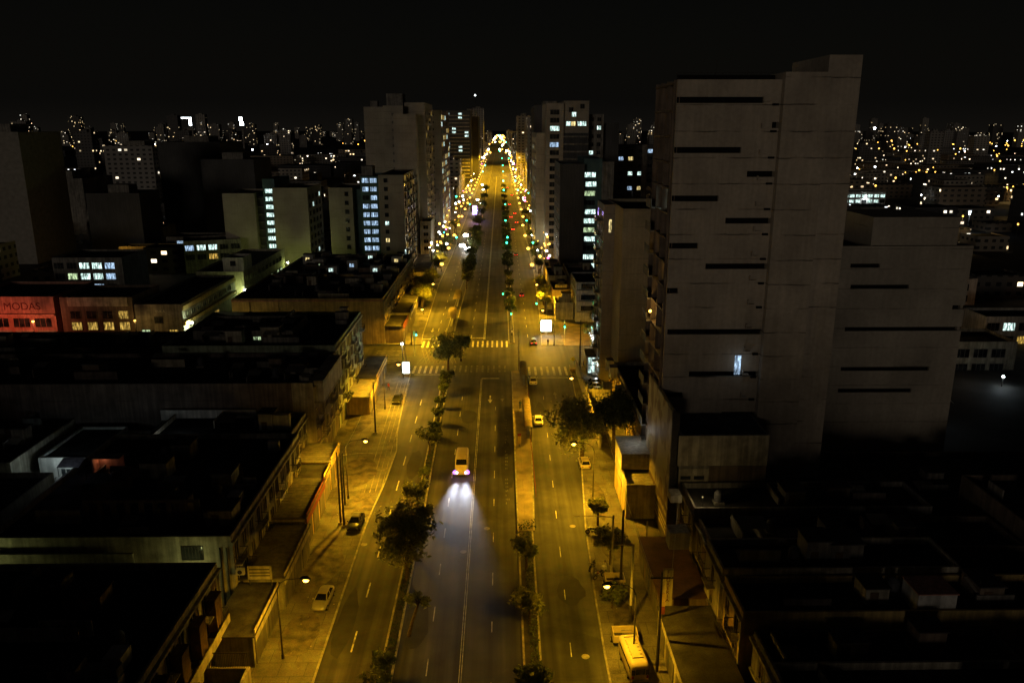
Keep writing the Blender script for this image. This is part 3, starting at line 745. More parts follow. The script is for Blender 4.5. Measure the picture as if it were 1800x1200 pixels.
# ================================================================== TREES
def crown_mesh(name, rx, rz, n, leaf, seed, mat, nb=9, hollow=.55, flat=1.0):
    r = random.Random(seed); b = MB(); blobs = []
    for i in range(nb):
        a = r.uniform(0, 2 * PI); d = r.uniform(.3, .86) * rx
        blobs.append((math.cos(a) * d, math.sin(a) * d * r.uniform(.75, 1.1), r.uniform(-.55, .6) * rz, r.uniform(.2, .42) * min(rx, rz * 1.3)))
    blobs.append((0, 0, 0, .45 * min(rx, rz * 1.3)))
    for i in range(n):
        bx, by, bz, br = r.choice(blobs)
        u = Vector((r.gauss(0, 1), r.gauss(0, 1), r.gauss(0, 1))).normalized()
        p = Vector((bx, by, bz)) + u * br * (hollow + (1 - hollow) * r.random() ** .6) * r.choice([1, 1, 1, 1.15, 1.35, 1.6])
        t = Vector((r.gauss(0, 1), r.gauss(0, 1), r.gauss(0, .7))).normalized(); q = u.cross(t).normalized() if u.cross(t).length > .01 else Vector((1, 0, 0))
        t = (t + u * .3).normalized(); s = leaf * r.uniform(.6, 1.4)
        b.quad(p - t * s, p - q * s * .5, p + t * s, p + q * s * .5)
    return b.mesh(name, mat)
CM = {}
def tree(label, x, y, H, rx, seed=0, dens=1.0, group=None, mat=None, z=.15, trunk_h=None, lean=0, name='street_tree', rz=None, cat='tree', leaf=.22):
    mat = mat or LEAF; rz_ = rz or rx * .72
    t = thing(name, label, cat, (x, y, z), R.uniform(0, 6.28) if not lean else 0, group)
    th = trunk_h or max(.6, H - rz_ * 1.4)
    tr = MB(); r = random.Random(seed + 50)
    top = (lean + r.uniform(-.2, .2), r.uniform(-.2, .2), th); w_ = .035 * H + .04
    tr.path([(0, 0, -.1), (lean * .4, .05, th * .5), top], [w_, w_ * .75, w_ * .6], 8)
    for k in range(5):
        a = k * 1.26 + r.uniform(-.4, .4); e = (top[0] + math.cos(a) * rx * .6, top[1] + math.sin(a) * rx * .6, H - rz_ * r.uniform(.5, 1.3))
        mid = [(top[i] * .55 + e[i] * .45) + (0, 0, .15 * rx)[i] for i in range(3)]
        tr.path([top, mid, e], [w_ * .5, w_ * .3, w_ * .1], 6)
    tr.build('trunk', BARK, t)
    k = (round(rx, 1), round(rz_, 1), seed % 4, mat.name, round(leaf, 2), dens)
    if k not in CM: CM[k] = crown_mesh('crown', rx, rz_, int(400 * rx * rx * dens * (.22 / leaf) ** 2 * .8) + 150, leaf, seed, mat, nb=int(9 + rx * 4))
    link('crown', CM[k], t, (top[0], top[1], H - rz_ * .9))
    return t
# left median
tree('big leafy tree on the left median with a wide ragged crown', -11.3, 84.5, 8.2, 3.9, 1, .7, trunk_h=3.2, leaf=.26)
tree('broad second crown growing into the big median tree from behind', -11.4, 91, 6.5, 2.6, 2, .7, leaf=.26)
tree('round small tree on the left median between the van and the big tree', -11.5, 100.5, 5.0, 1.8, 3)
tree('small tree on the left median beside the minibus', -11.8, 122, 4.6, 1.9, 4)
tree('bare leaning tree on the left median near the front of the view', -9.9, 73.6, 5.0, 1.3, 9, .25, lean=1.2, trunk_h=3.6)
tree('big dark tree in the left part of the junction over the zebra stripes', -11.7, 168.5, 8.0, 3.8, 5, .8, trunk_h=3.3)
tree('smaller crown right behind the dark junction tree', -9.2, 176.5, 6.0, 2.4, 6, 1.1)
i = 0
for y, h, rr_ in ((62, 3.6, 1.6), (66.5, 3.0, 1.3), (112, 2.0, .9), (131, 2.2, 1.1), (137, 2.6, 1.2), (144, 2.4, 1.1), (151, 3.2, 1.5), (158, 3.4, 1.6)):
    tree(f'{ORD[i]} shrubby young tree from the front on the left median', -11.5, y, h, rr_, 20 + i, 1.2, group='young trees on the left median', mat=LEAFD, name='young_tree'); i += 1
# right median palms
def palm(label, x, y, H, n=22, L=1.9, group=None, seed=1):
    r = random.Random(seed); t = thing('palm_tree', label, 'palm tree', (x, y, .15), group=group)
    MB().path([(0, 0, 0), (.05, .05, H * .5), (0, 0, H)], [.16, .12, .13], 8).build('trunk', BARK, t)
    b = MB()
    for k in range(n):
        a = k * 2.4 + r.uniform(-.2, .2); el = r.uniform(-.2, 1.1); pts = []
        for j in range(6):
            s = j / 5; pts.append(Vector((math.cos(a) * L * s * math.cos(el * (1 - s * .3)), math.sin(a) * L * s * math.cos(el * (1 - s * .3)), L * (math.sin(el) * s - .55 * s * s))))
        sd = Vector((-math.sin(a), math.cos(a), 0))
        for j in range(5):
            p, q = pts[j], pts[j + 1]; w1 = .42 * math.sin(PI * (.15 + j / 5 * .8)); 
            for s_ in (-1, 1):
                b.quad(p, q, q + sd * s_ * w1 * .6 + Vector((0, 0, -.12)), p + sd * s_ * w1 + Vector((0, 0, -.15)))
    b.build('crown', LEAF, t, (0, 0, H)); return t
tree('round bushy tree on the right median level with the big median tree', 3.0, 86.5, 4.4, 1.75, 71, 1.3, leaf=.26)
tree('wider bushy tree on the right median in front of the round one', 3.0, 75.5, 4.0, 1.9, 72, 1.2, leaf=.28)
tree('frontmost bush-like tree on the right median at the bottom of the view', 3.1, 64, 3.6, 1.7, 73, 1.2, mat=LEAFD, leaf=.26)
b = MB(); r = random.Random(3)
def hedge(label, x0, x1, y0, y1, h, mat=HEDGE, z=.15, cat='hedge', leaf=.16, dens=26):
    r = random.Random(int(y0 * 7 + x0)); b = MB()
    n = int((x1 - x0) * (y1 - y0) * dens * (1 + h * .5))
    for i in range(n):
        x, y = r.uniform(x0, x1), r.uniform(y0, y1); hh = h * (.55 + .45 * math.sin(y * .9 + x) * math.sin(y * .37))
        if math.sin(y * 1.7) + math.sin(y * .53 + 1) < -1.1: continue
        p = Vector((x, y, r.uniform(.02, 1) * abs(hh))); t = Vector((r.gauss(0, 1), r.gauss(0, 1), r.gauss(0, .8))).normalized(); q = Vector((r.gauss(0, 1), r.gauss(0, 1), r.gauss(0, 1))).normalized(); s = leaf * r.uniform(.6, 1.3)
        b.quad(p - t * s, p - q * s * .6, p + t * s, p + q * s * .6)
    o = b.build('hedge', mat, loc=(0, 0, z)); return tag(o, label, cat)
hedge('low straggling hedge along the near half of the left median', -11.85, -10.95, 55, 98, .9)
hedge('thin patchy hedge along the far half of the left median', -12.1, -11.2, 98, 164, .55, dens=16)
hedge('dark trimmed hedge along the near right median', 2.9, 3.8, 56, 95.5, .9, mat=LEAFD)
hedge('small hedge closing the near end of the bus platform', 2.3, 4.6, 96.2, 98.2, .8)
# rows farther on
i = 0
for y in (216, 226, 240, 255, 271, 289, 300, 316, 334, 352, 371, 392, 414, 440, 468, 500, 540, 585, 640, 700):
    tree(f'{ORD[i]} dark round tree past the crossing on the right median', 2.75, y, 4.6 if y < 430 else 5.4, 1.7 if y < 300 else 2.3, 30 + i % 4, .7, group='trees on the far right median', mat=LEAFD, leaf=.3); i += 1
i = 0
for y, rr_, h in ((262, 2.2, 5.6), (275, 2.5, 6), (289, 3.2, 6.6), (306, 2.2, 5), (322, 2.8, 6), (345, 3.6, 7), (372, 3.4, 7), (392, 2.4, 6), (425, 3.2, 7), (470, 3.2, 7), (520, 3.3, 7), (580, 3, 7), (660, 3, 7)):
    tree(f'{ORD[i]} dark tree past the shelters on the left median', -11.4, y, h, rr_, 34 + i % 4, .7, group='trees on the far left median', mat=LEAFD, leaf=.3); i += 1
# right pavement
tree('largest bushy tree on the right pavement with dense lit crown', 13.0, 119, 10.0, 5.2, 11, 1.0, mat=LEAF, trunk_h=4.2)
tree('dark crown close behind the largest tree at the right building line', 18.4, 122, 10.2, 4.2, 12, 1.5, mat=LEAFD)
tree('small round clipped tree over the parked motorcycle at right', 13.0, 97.5, 3.6, 1.35, 13, 1.6, mat=LEAF)
tree('flat spreading tree beside the pale pole with side arm', 13.4, 87.5, 4.6, 2.4, 14, .8, mat=LEAF, rz=1.0)
tree('low sapling near the rear of the old cream bus', 12.3, 78.3, 3.0, 1.5, 15, .35, mat=LEAFD)
tree('tree on the right pavement just past the crossing beside the signals', 12.7, 224, 6.4, 2.4, 16, .9)
tree('leafy lit tree on the right pavement further up from the signals', 12.9, 236, 6.0, 2.2, 17, 1)
tree('third tree in the right pavement row under the low houses', 12.8, 252, 6.0, 2.3, 18, .9)
tree('dark tree on the plaza above the illuminated trunk', 26, 204, 6.6, 3.2, 19, 1, mat=LEAFD, trunk_h=3)
# left pavement
i = 0
for x, y, h, rr_ in ((-23.4, 232, 7.2, 3.2), (-23.8, 246, 7.4, 3.4), (-23, 262, 6.5, 2.6), (-23.4, 286, 6.5, 2.4), (-23.2, 303, 6.6, 2.7), (-23.5, 322, 6.6, 2.7), (-23.6, 350, 6.6, 2.7), (-23.6, 410, 6.6, 2.8)):
    tree(f'{ORD[i]} street tree past the crossing on the left pavement', x, y, h, rr_, 40 + i, 1, group='trees on the far left pavement'); i += 1
tree('small dark tree on the forecourt by the left terrace roofs', -29, 141, 4.2, 1.5, 60, .9, mat=LEAFD)
i = 0
for x, y in ((14.0, 290), (14.2, 312), (14.2, 338), (14.4, 372), (14.5, 420), (14.5, 470)):
    tree(f'{ORD[i]} dark tree on the far right pavement by the shops', x, y, 6, 2.3, 44 + i, .8, group='trees on the far right pavement', mat=LEAFD); i += 1
# tree with fairy lights wound round trunk
t = thing('lit_tree', 'tree with trunk and forks wound in white fairy lights on the plaza', 'tree', (22.3, 188.4, .13))
for pts in ([(0, 0, 0), (.1, 0, 1.6)], [(.1, 0, 1.6), (-.7, 0, 3.6)], [(.1, 0, 1.6), (.5, .1, 2.6), (.9, 0, 3.9)], [(.1, 0, 1.6), (.1, .2, 3.8)]):
    MB().path(pts, [.2 if len(pts) == 2 and pts[0][2] == 0 else .11] * len(pts), 6).build('trunk', BARK, t)
    b = MB(); 
    for a_, c_ in zip(pts, pts[1:]):
        A, B_ = Vector(a_), Vector(c_); n = 14; pp = []
        for k in range(n + 1):
            q = A.lerp(B_, k / n); pp.append((q.x + .2 * math.cos(k * 1.3), q.y + .2 * math.sin(k * 1.3), q.z))
        b.path(pp, .035, 4)
    b.build('fairy_lights', glow('fairy_white', (.95, 1, .98), 5, near=False) if 'fairy_white' not in MATS else MATS['fairy_white'], t)
link('crown', crown_mesh('crown', 2.6, 1.5, 1700, .2, 77, LEAF), t, (.2, .3, 4.4))
lamp_light(None, (22.4, 187.2, 2.6), 420, col=(.85, 1, .85), spot=False, size=.5)

# ================================================================== VEHICLES
def loft(sts, prof, mat=None, n=None):
    """sts: list of (y, halfwidth, z0, z1); prof: points (u in -1..1, v in 0..1) around the section"""
    b = MB(); k = len(prof)
    for (y, w, z0, z1) in sts:
        for (u, v) in prof: b.v.append((u * w, y, z0 + v * (z1 - z0)))
    for i in range(len(sts) - 1):
        for j in range(k):
            q = (j + 1) % k; b.f.append((i * k + j, i * k + q, (i + 1) * k + q, (i + 1) * k + j)); b.m.append(0)
    b.f.append(tuple(range(k - 1, -1, -1))); b.m.append(0); e = (len(sts) - 1) * k; b.f.append(tuple(range(e, e + k))); b.m.append(0)
    return b
PROF = [(-.9, 0), (.9, 0), (1, .25), (1, .68), (.93, .92), (.7, 1), (-.7, 1), (-.93, .92), (-1, .68), (-1, .25)]
def car(name, label, x, y, rz, pm, kind='sedan', lights=None, roofsign=False, group=None, z=.02, cat='car'):
    """local +y is the front"""
    t = thing(name, label, cat, (x, y, z), rz, group)
    if kind == 'sedan':
        st = [(-2.22, .5, .5, .74), (-2.14, .68, .36, .88), (-1.95, .79, .3, .93), (-1.5, .85, .24, .95), (-.6, .87, .22, .94), (.6, .87, .22, .93), (1.2, .86, .24, .88), (1.75, .81, .28, .79), (2.02, .70, .32, .7), (2.17, .52, .38, .62), (2.23, .36, .42, .56)]
        cab = (-1.66, -.95, .34, 1.12, .93, 1.43, .74, .55)
    elif kind == 'hatch':
        st = [(-1.97, .55, .45, .85), (-1.88, .74, .34, .98), (-1.4, .84, .24, .98), (-.6, .85, .22, .96), (.6, .85, .22, .95), (1.1, .84, .24, .9), (1.6, .8, .28, .79), (1.85, .67, .33, .7), (1.97, .5, .38, .62), (2.02, .36, .42, .56)]
        cab = (-1.9, -1.55, .35, 1.05, .95, 1.5, .74, .58)
    elif kind == 'pickup':
        st = [(-2.5, .8, .5, .9), (-2.4, .85, .4, .95), (-1.2, .87, .34, .96), (.6, .88, .32, .98), (1.4, .87, .34, .96), (2.2, .82, .36, .84), (2.4, .7, .44, .7)]
        cab = (-.6, -.4, .75, 1.35, .95, 1.65, .76, .62)
    body_ = loft(st, PROF).build('body', pm, t, smooth=True)
    rb, rt, ft, fb, zb, zt, wb, wt = cab
    c = MB(); ws = [(-wb, rb, zb), (wb, rb, zb), (wb, fb, zb), (-wb, fb, zb)]; tp = [(-wt, rt, zt - .05), (wt, rt, zt - .05), (wt, ft, zt - .05), (-wt, ft, zt - .05)]; t2 = [(-wt * .8, rt + .15, zt), (wt * .8, rt + .15, zt), (wt * .8, ft - .15, zt), (-wt * .8, ft - .15, zt)]
    for i in range(4):
        j = (i + 1) % 4; c.quad(ws[i], ws[j], tp[j], tp[i]); c.quad(tp[i], tp[j], t2[j], t2[i])
    c.poly(t2); c.build('cabin', pm, t)
    def gl(nm, a, b_, c_, d, off):
        q = [Vector(v) for v in (a, b_, c_, d)]; ce = sum(q, Vector()) / 4; off = Vector(off)
        q = [ce + (v - ce) * .88 + off for v in q]; MB().quad(*q).build(nm, CARGL, t)
    gl('windscreen', ws[3], ws[2], tp[2], tp[3], (0, .012, .012)); gl('rear_window', ws[0], ws[1], tp[1], tp[0], (0, -.012, .012))
    for s in (1, -1):
        i0, i1 = (1, 2) if s > 0 else (0, 3)
        A, B_, Cc, Dd = [Vector(v) for v in (ws[i0], ws[i1], tp[i1], tp[i0])]
        m0 = A.lerp(B_, .5); m1 = Dd.lerp(Cc, .48)
        gl('side_window', A, m0, m1, Dd, (s * .012, 0, .005)); gl('side_window', m0, B_, Cc, m1, (s * .012, 0, .005))
        MB().box(-.08, .08, -.06, .06, -.06, .06).build('mirror', pm, t, (s * (wb + .16), fb - .3, zb + .06))
    yw = (st[0][0] + .85, st[-1][0] - .8)
    for yy in yw:
        for s in (-1, 1):
            k = 'wheel'
            if k not in WC:
                WC[k] = MB().path([(-.1, 0, 0), (-.07, 0, 0), (.07, 0, 0), (.1, 0, 0)], [.26, .31, .31, .26], 16).mesh('wheel', RUBBER, True)
                WC['rim'] = MB().path([(-.112, 0, 0), (.112, 0, 0)], [.18, .18], 10).mesh('rim', RIM)
            wo = link('wheel', WC[k], t, (s * (st[3][1] - .07), yy, .31)); link('rim', WC['rim'], wo)
    fr = st[-1][0]; re = st[0][0]; wl = st[-2][1] - .18
    for s in (-1, 1):
        MB().box(-.16, .16, -.05, .05, -.08, .08).build('headlight', HEAD if lights == 'van' else (HEADO if lights != 'on' else WHT), t, (s * (st[-3][1] - .14), st[-3][0] + .05, .58 + (.1 if kind == 'pickup' else 0)))
        MB().box(-.15, .15, -.05, .05, -.07, .07).build('taillight', TAIL if lights else HEADO if False else TAILO if not lights else TAIL, t, (s * (st[1][1] - .2), re + .02, .72))
    MB().box(-.26, .26, -.02, .02, -.06, .06).build('number_plate', WHITEP, t, (0, re - .02, .6))
    MB().box(-.68, .68, -.06, .06, -.08, .08).build('bumper', pm if kind == 'sedan' else IRON, t, (0, fr - .16, .36))
    if roofsign: MB().box(-.3, .3, -.1, .1, 0, .16).build('taxi_sign', WHT if lights else WHITEP, t, (0, -.2, zt))
    return t
UP, DOWN = 0.0, PI
car('parked_car', 'silver saloon parked across the left pavement below the glowing lamp', -20.2, 79.8, DOWN - .06, P_SILV, z=.14)
car('parked_car', 'black saloon parked at the foot of the dark masts on the left', -19.7, 98.0, DOWN - .05, P_BLACK, z=.14)
car('parked_car', 'black saloon on the striped strip below the left advert panel', -20.4, 148.5, DOWN - .02, P_BLACK, z=.14)
car('taxi', 'white taxi with a roof sign nearest the zebra crossing on the right', 6.7, 160.0, UP, P_WHITE, 'sedan', roofsign=True, cat='taxi')
car('moving_car', 'white saloon driving up the right lane beside the long shelter', 6.7, 136.5, UP, P_WHITE, 'sedan')
car('parked_car', 'pale beige hatchback parked at the right kerb under the large tree', 13.2, 117.3, UP + .03, P_BEIGE, 'hatch')
car('moving_car', 'dark car with white roof load passing the lit advert panel', 8.1, 191.5, UP, P_DARK, 'hatch', lights='tail', roofsign=True)
car('moving_car', 'dark red car with glowing tail lights beyond the crossing', 6.6, 249.5, UP, P_RED, 'sedan', lights='tail')
car('moving_car', 'small dark car with red tail lights far up the right lane', 6.4, 333, UP, P_DARK, 'sedan', lights='tail')
car('moving_car', 'silver car at the far right kerb near the white lamps', 12.0, 301, UP, P_SILV, 'hatch')
k = 0
for x, y in ((6.5, 420), (9, 452), (6.2, 480), (8.8, 500), (6.3, 560), (9, 640), (6.5, 720)):
    car('moving_car', f'{ORD[k]} far dark car with red tail lights up the avenue', x, y, UP, P_DARK, 'sedan', lights='tail')
    o = MB().ball((-.6, -2.25, .72), .22, nu=6, nv=4).ball((.6, -2.25, .72), .22, nu=6, nv=4); o = o.build('taillight', RSIG, [q for q in bpy.data.objects if q.name.startswith('moving_car')][-1]); k += 1
k = 0
FHEAD = glow('far_headlight', (1, .95, .85), 30, near=False)
for x, y in ((-14.6, 352), (-17.4, 362), (-14.8, 380), (-17.3, 398), (-14.8, 520), (-17.4, 545), (-14.7, 570), (-17, 600), (-14.8, 700), (-17, 760)):
    c_ = car('moving_car', f'{ORD[k]} far car with glaring headlights on the left carriageway', x, y, DOWN, P_SILV, 'sedan')
    hr = .7 if k in (0, 1, 3) else .42; MB().ball((-.6, 2.25, .62), hr, nu=6, nv=4).ball((.6, 2.25, .62), hr, nu=6, nv=4).build('headlight', FHEAD, c_)  # balls larger than real headlights, glare put into their size
    k += 1
lamp_light(None, (-15, 343, 2.5), 1800, col=(1, .93, .8), spot=False, size=1); lamp_light(None, (-16, 510, 3), 2600, col=(.75, .7, 1), spot=False, size=1)
k = 0
for y in (150.2, 152.8, 155.4, 158.0):
    car('parked_car', ['beige car frontmost in the walled car park at right', 'white car second in the walled car park at right', 'silver car third in the walled car park at right', 'dark car rearmost in the walled car park at right'][k], 18.9 + k * .1, y, PI / 2 + .06, [P_BEIGE, P_WHITE, P_SILV, P_DARK][k], 'sedan', z=.14); k += 1

def boxbus(name, label, x, y, rz, pm, L, W, H, z=.02, van=False):
    t = thing(name, label, 'minibus' if van else 'bus', (x, y, z), rz)
    h = L / 2
    P2 = [(-.95, 0), (.95, 0), (1, .12), (1, .5), (.97, .84), (.88, .96), (.7, 1), (-.7, 1), (-.88, .96), (-.97, .84), (-1, .5), (-1, .12)]
    if van:
        st = [(-h, W * .44, .5, H - .15), (-h + .08, W * .48, .4, H - .04), (-h + .5, W / 2, .35, H), (h - 1.7, W / 2, .35, H), (h - 1.25, W * .49, .35, H - .06), (h - .72, W * .48, .35, H * .66), (h - .3, W * .47, .36, H * .5), (h - .05, W * .43, .4, H * .42), (h, W * .38, .45, H * .36)]
    else:
        st = [(-h, W * .42, .6, H - .4), (-h + .12, W * .47, .5, H - .14), (-h + .6, W / 2, .4, H), (h - .8, W / 2, .4, H), (h - .3, W * .49, .42, H - .1), (h - .06, W * .46, .48, H - .3), (h, W * .42, .55, H - .55)]
    loft(st, P2).build('body', pm, t, smooth=True)
    if van:
        a, c_ = (h - 1.22, H - .1), (h - .74, H * .66 + .03)
        MB().quad((-W * .42, c_[0], c_[1]), (W * .42, c_[0], c_[1]), (W * .38, a[0] + .03, a[1]), (-W * .38, a[0] + .03, a[1])).build('windscreen', CARGL, t, (0, .03, .02))
    else:
        MB().box(-W * .4, -.06, h - .02, h + .015, H * .5, H * .78).build('windscreen', CARGL, t); MB().box(.06, W * .4, h - .02, h + .015, H * .5, H * .78).build('windscreen', CARGL, t)
        MB().box(-W * .24, W * .24, -h - .012, -h + .02, H * .52, H * .78).build('rear_window', CARGL, t)
        for s in (-1, 1): MB().box(-W * .09, W * .09, -.01, .02, -.3, .3).build('rear_window', CARGL, t, (s * W * .36, -h - .002, H * .63))
        MB().box(-W * .45, W * .45, -.08, .05, -.12, .1).build('bumper', GALV, t, (0, -h - .05, .55))
        rb = MB()
        for i in range(9): rb.box(-W * .3, W * .3, -h + 1 + i * .55, -h + 1.08 + i * .55, H + .002, H + .05)
        rb.build('roof_rack', GALV, t)
        rb = MB().box(-.5, .3, -h + 1, 1.2, H - .1, H + .1).build('roof_hatch', pm, t)
    nw = 4 if van else 6
    for s in (-1, 1):
        for i in range(nw):
            yy = -h + .7 + (L - (2.6 if van else 1.8)) * i / (nw - 1)
            MB().box(-.01, .012, -.42, .42, -.28, .28).build('side_window', CARGL, t, (s * (W / 2 * .985), yy, H * .66))
        MB().box(-.17, .17, -.04, .05, -.12, .12).build('headlight', HEAD if van else HEADO, t, (s * W * .36, h - .02, .78))
        MB().box(-.1, .1, -.04, .04, -.16, .16).build('taillight', TAILO, t, (s * W * .38, -h + .02, .95))
        for yy in (-h + 1.2, h - 1.2):
            wo = link('wheel', WC['wheel'], t, (s * (W / 2 - .12), yy, .36)); wo.scale = (1.2, 1.18, 1.18); link('rim', WC['rim'], wo)
    MB().box(-.28, .28, -.02, .02, -.07, .07).build('number_plate', WHITEP, t, (0, h + .02, .5))
    return t
boxbus('minibus', 'cream minibus with glaring violet headlights driving down the main road', -6.2, 116.2, DOWN, P_YEL, 5.9, 2.05, 2.6, van=True)
for s in (-1, 1):
    lamp_light(None, (-6.2 + s * .6, 112.9, .9), 18000, col=(.80, .85, 1.0), size=.6, ang=22, blend=1.0, rot=(rad(82.5), 0, PI + s * rad(4)))
    MB().ball((0, 0, 0), .3, nu=8, nv=6).build('headlight_halo', glow('violet_lens', (.35, .1, 1.0), 6, near=False) if 'violet_lens' not in MATS else MATS['violet_lens'], [q for q in bpy.data.objects if q.name.startswith('minibus')][0], (s * .98, 2.84, .8))  # glowing balls that stand in for the violet halo around the headlights
boxbus('old_bus', 'old cream bus parked nose-up on the right pavement', 13.0, 68.0, .10, P_YEL, 5.2, 1.9, 2.3, z=.14)
def skip(label, x, y, L, W, H, mat):
    t = thing('open_trailer', label, 'trailer', (x, y, .14)); b = MB()
    b.box(-W / 2, W / 2, -L / 2, L / 2, .4, .5, 1).box(-W / 2, -W / 2 + .1, -L / 2, L / 2, .503, H).box(W / 2 - .1, W / 2, -L / 2, L / 2, .503, H).box(-W / 2 + .1, W / 2 - .1, L / 2 - .1, L / 2, .503, H).box(-W / 2 + .1, W / 2 - .1, -L / 2, -L / 2 + .1, .503, H)
    b.build('bin', [mat, IRON], t)
    for s in (-1, 1): wo = link('wheel', WC['wheel'], t, (s * (W / 2 + .06), 0, .31)); link('rim', WC['rim'], wo)
    return t
skip('cream open-topped trailer standing in front of the old bus', 12.8, 72.2, 1.8, 2.6, 1.3, P_YEL)
skip('small pale open trailer beside the motorcycles and the lamp', 13.2, 82.8, 1.7, 2.3, 1.2, P_BEIGE)

def motorcycle(label, x, y, rz, tankm, box=None):
    t = thing('motorcycle', label, 'motorcycle', (x, y, .14), rz)
    for yy in (-.62, .66):
        wo = link('wheel', WC['wheel'], t, (0, yy, .31)); wo.scale = (.55, 1, 1); link('rim', WC['rim'], wo)
    MB().path([(0, -.62, .32), (0, -.1, .42), (0, .25, .5), (0, .45, .85), (0, .66, .32)], [.04] * 5, 6).build('frame', IRON, t)
    MB().ball((0, .2, .82), .2, sz=.7).build('tank', tankm, t, smooth=True)
    MB().path([(0, .05, .8), (0, -.35, .82), (0, -.75, .9)], [.1, .13, .06], 8).build('seat', RUBBER, t)
    MB().path([(-.38, .3, 1.05), (-.1, .46, 1.0), (.1, .46, 1.0), (.38, .3, 1.05)], [.025] * 4, 6).build('handlebar', GALV, t)
    MB().ball((0, .6, .9), .11).build('headlight', HEADO, t)
    MB().box(-.12, .12, -.1, .2, .3, .62).build('engine', GALV, t)
    if box: MB().box(-.24, .24, -.95, -.5, .95, 1.35).build('top_box', box, t)
    return t
motorcycle('black motorcycle rearmost of the pair by the right lamp', 11.0, 86.4, 2.6, P_BLACK)
motorcycle('motorcycle with a pale delivery box by the right lamp', 11.6, 84.4, 2.2, P_RED, WHITEP)
motorcycle('dark motorcycle standing under the small clipped tree', 12.0, 95.0, 1.3, P_BLACK)
motorcycle('motorcycle with chrome parts between the clipped tree and the kerb box', 13.4, 94.4, 1.8, P_DARK)

# ================================================================== PEOPLE
PM = {}
def person(label, x, y, rz, shirt, trous, z=.14, stride=.2):
    bm = MB(); me = bpy.data.meshes.new('sk')
    v = [(0, 0, .95), (0, 0, 1.15), (0, .01, 1.38), (0, 0, 1.5), (0, .02, 1.6), (0, .02, 1.72)]; rr_ = [.13, .125, .14, .05, .085, .08]
    ed = [(0, 1), (1, 2), (2, 3), (3, 4), (4, 5)]
    for s in (-1, 1):
        b0 = len(v); v += [(s * .09, 0, .88), (s * .1, s * stride * .5 + .03, .5), (s * .1, s * stride, .09), (s * .1, s * stride + .12, .04)]; rr_ += [.09, .062, .04, .035]
        ed += [(0, b0), (b0, b0 + 1), (b0 + 1, b0 + 2), (b0 + 2, b0 + 3)]
        b0 = len(v); v += [(s * .19, 0, 1.38), (s * .24, -s * stride * .3 - .02, 1.12), (s * .25, -s * stride * .6 + .06, .87), (s * .25, -s * stride * .6 + .1, .76)]; rr_ += [.055, .042, .032, .03]
        ed += [(2, b0), (b0, b0 + 1), (b0 + 1, b0 + 2), (b0 + 2, b0 + 3)]
    me.from_pydata(v, ed, []); me.update()
    o = bpy.data.objects.new('sk', me); C.objects.link(o)
    md = o.modifiers.new('s', 'SKIN'); me.skin_vertices[0].data[0].use_root = True
    for i, q in enumerate(rr_): me.skin_vertices[0].data[i].radius = (q, q)
    o.modifiers.new('u', 'SUBSURF').levels = 1
    dg = bpy.context.evaluated_depsgraph_get(); m2 = bpy.data.meshes.new_from_object(o.evaluated_get(dg)); bpy.data.objects.remove(o)
    m2.name = 'body'; m2.materials.clear()
    for m in (SKIN, shirt, trous, RUBBER): m2.materials.append(m)
    for p in m2.polygons:
        c = p.center; p.use_smooth = True
        p.material_index = 0 if c.z > 1.47 or (abs(c.x) > .2 and c.z < 1.1 and c.z > .7) else (1 if c.z > .93 else (2 if c.z > .1 else 3))
    t = thing('person', label, 'person', (x, y, z), rz); link('body', m2, t)
    MB().ball((0, -.01, 1.69), .1, sz=.95).build('hair', HAIR, t, smooth=True)
    MB().path([(0, .1, 1.62), (0, .14, 1.6)], [.018, .012], 5).build('nose', SKIN, t)
    return t
CL = [surf('cloth_' + n_, c_, var=.15, world=False) for n_, c_ in (('black', (.02, .02, .022)), ('white', (.6, .58, .55)), ('blue', (.04, .07, .16)), ('red', (.3, .03, .02)), ('grey', (.15, .14, .13)))]
person('person in a red top walking on the left pavement near the striped strip', -23.0, 155.2, 2.6, CL[3], CL[0])
person('person in dark clothes standing in the glow of the large advert panel', 11.6, 189.6, PI, CL[0], CL[0])
person('person in a grey top beside the tall black plaza pole', 18.6, 171.2, 1.2, CL[4], CL[2])
person('person in dark clothes walking past the fairy-light tree', 26.5, 188.4, -1, CL[0], CL[4])
person('person in a blue shirt waiting on the bus platform', 3.6, 143.5, 0, CL[2], CL[0], z=.23)
person('person in a white shirt at the median end by the signal', 2.8, 199.0, 1, CL[1], CL[0])
person('person in a pale shirt beside the lamp-lit motorcycles', 12.4, 85.4, 2, CL[1], CL[2])

# ================================================================== UTILITY POLES at right and overhead wires
def upole(label, x, y, H, mat, arm=None, lo=None, cross=False):
    t = thing('utility_pole', label, 'utility pole', (x, y, .12))
    MB().path([(0, 0, 0), (0, 0, H)], [.17, .1], 10).build('pole', mat, t)
    if lo: MB().tube((0, 0, .003), (0, 0, lo), .18, .176, 10).build('painted_base', IRON, t)
    if arm: MB().path([(0, 0, H - .3), (arm * .5, 0, H - .1), (arm, 0, H - .1)], [.06, .05, .04], 6).build('arm', CONP, t)
    if cross:
        MB().box(-1.1, 1.1, -.05, .05, H - .7, H - .58).build('crossarm', mat, t)
        for s in (-.9, 0, .9): MB().tube((s, 0, H - .58), (s, 0, H - .35), .05).build('insulator', CONP, t)
    return t
upole('pale concrete pole with a black painted base by the old bus', 13.9, 75.5, 9.5, CONP, arm=-2.2, lo=2.2)
upole('pale concrete pole with a long side arm by the spreading tree', 13.0, 84.0, 8.5, CONP, arm=-4.6)
upole('thin black pole right beside the small pale trailer', 14.0, 83.2, 9.5, IRON)
upole('dark wooden pole with crossarm carrying the wires at right', 15.3, 67.5, 11.0, IRON, cross=True)
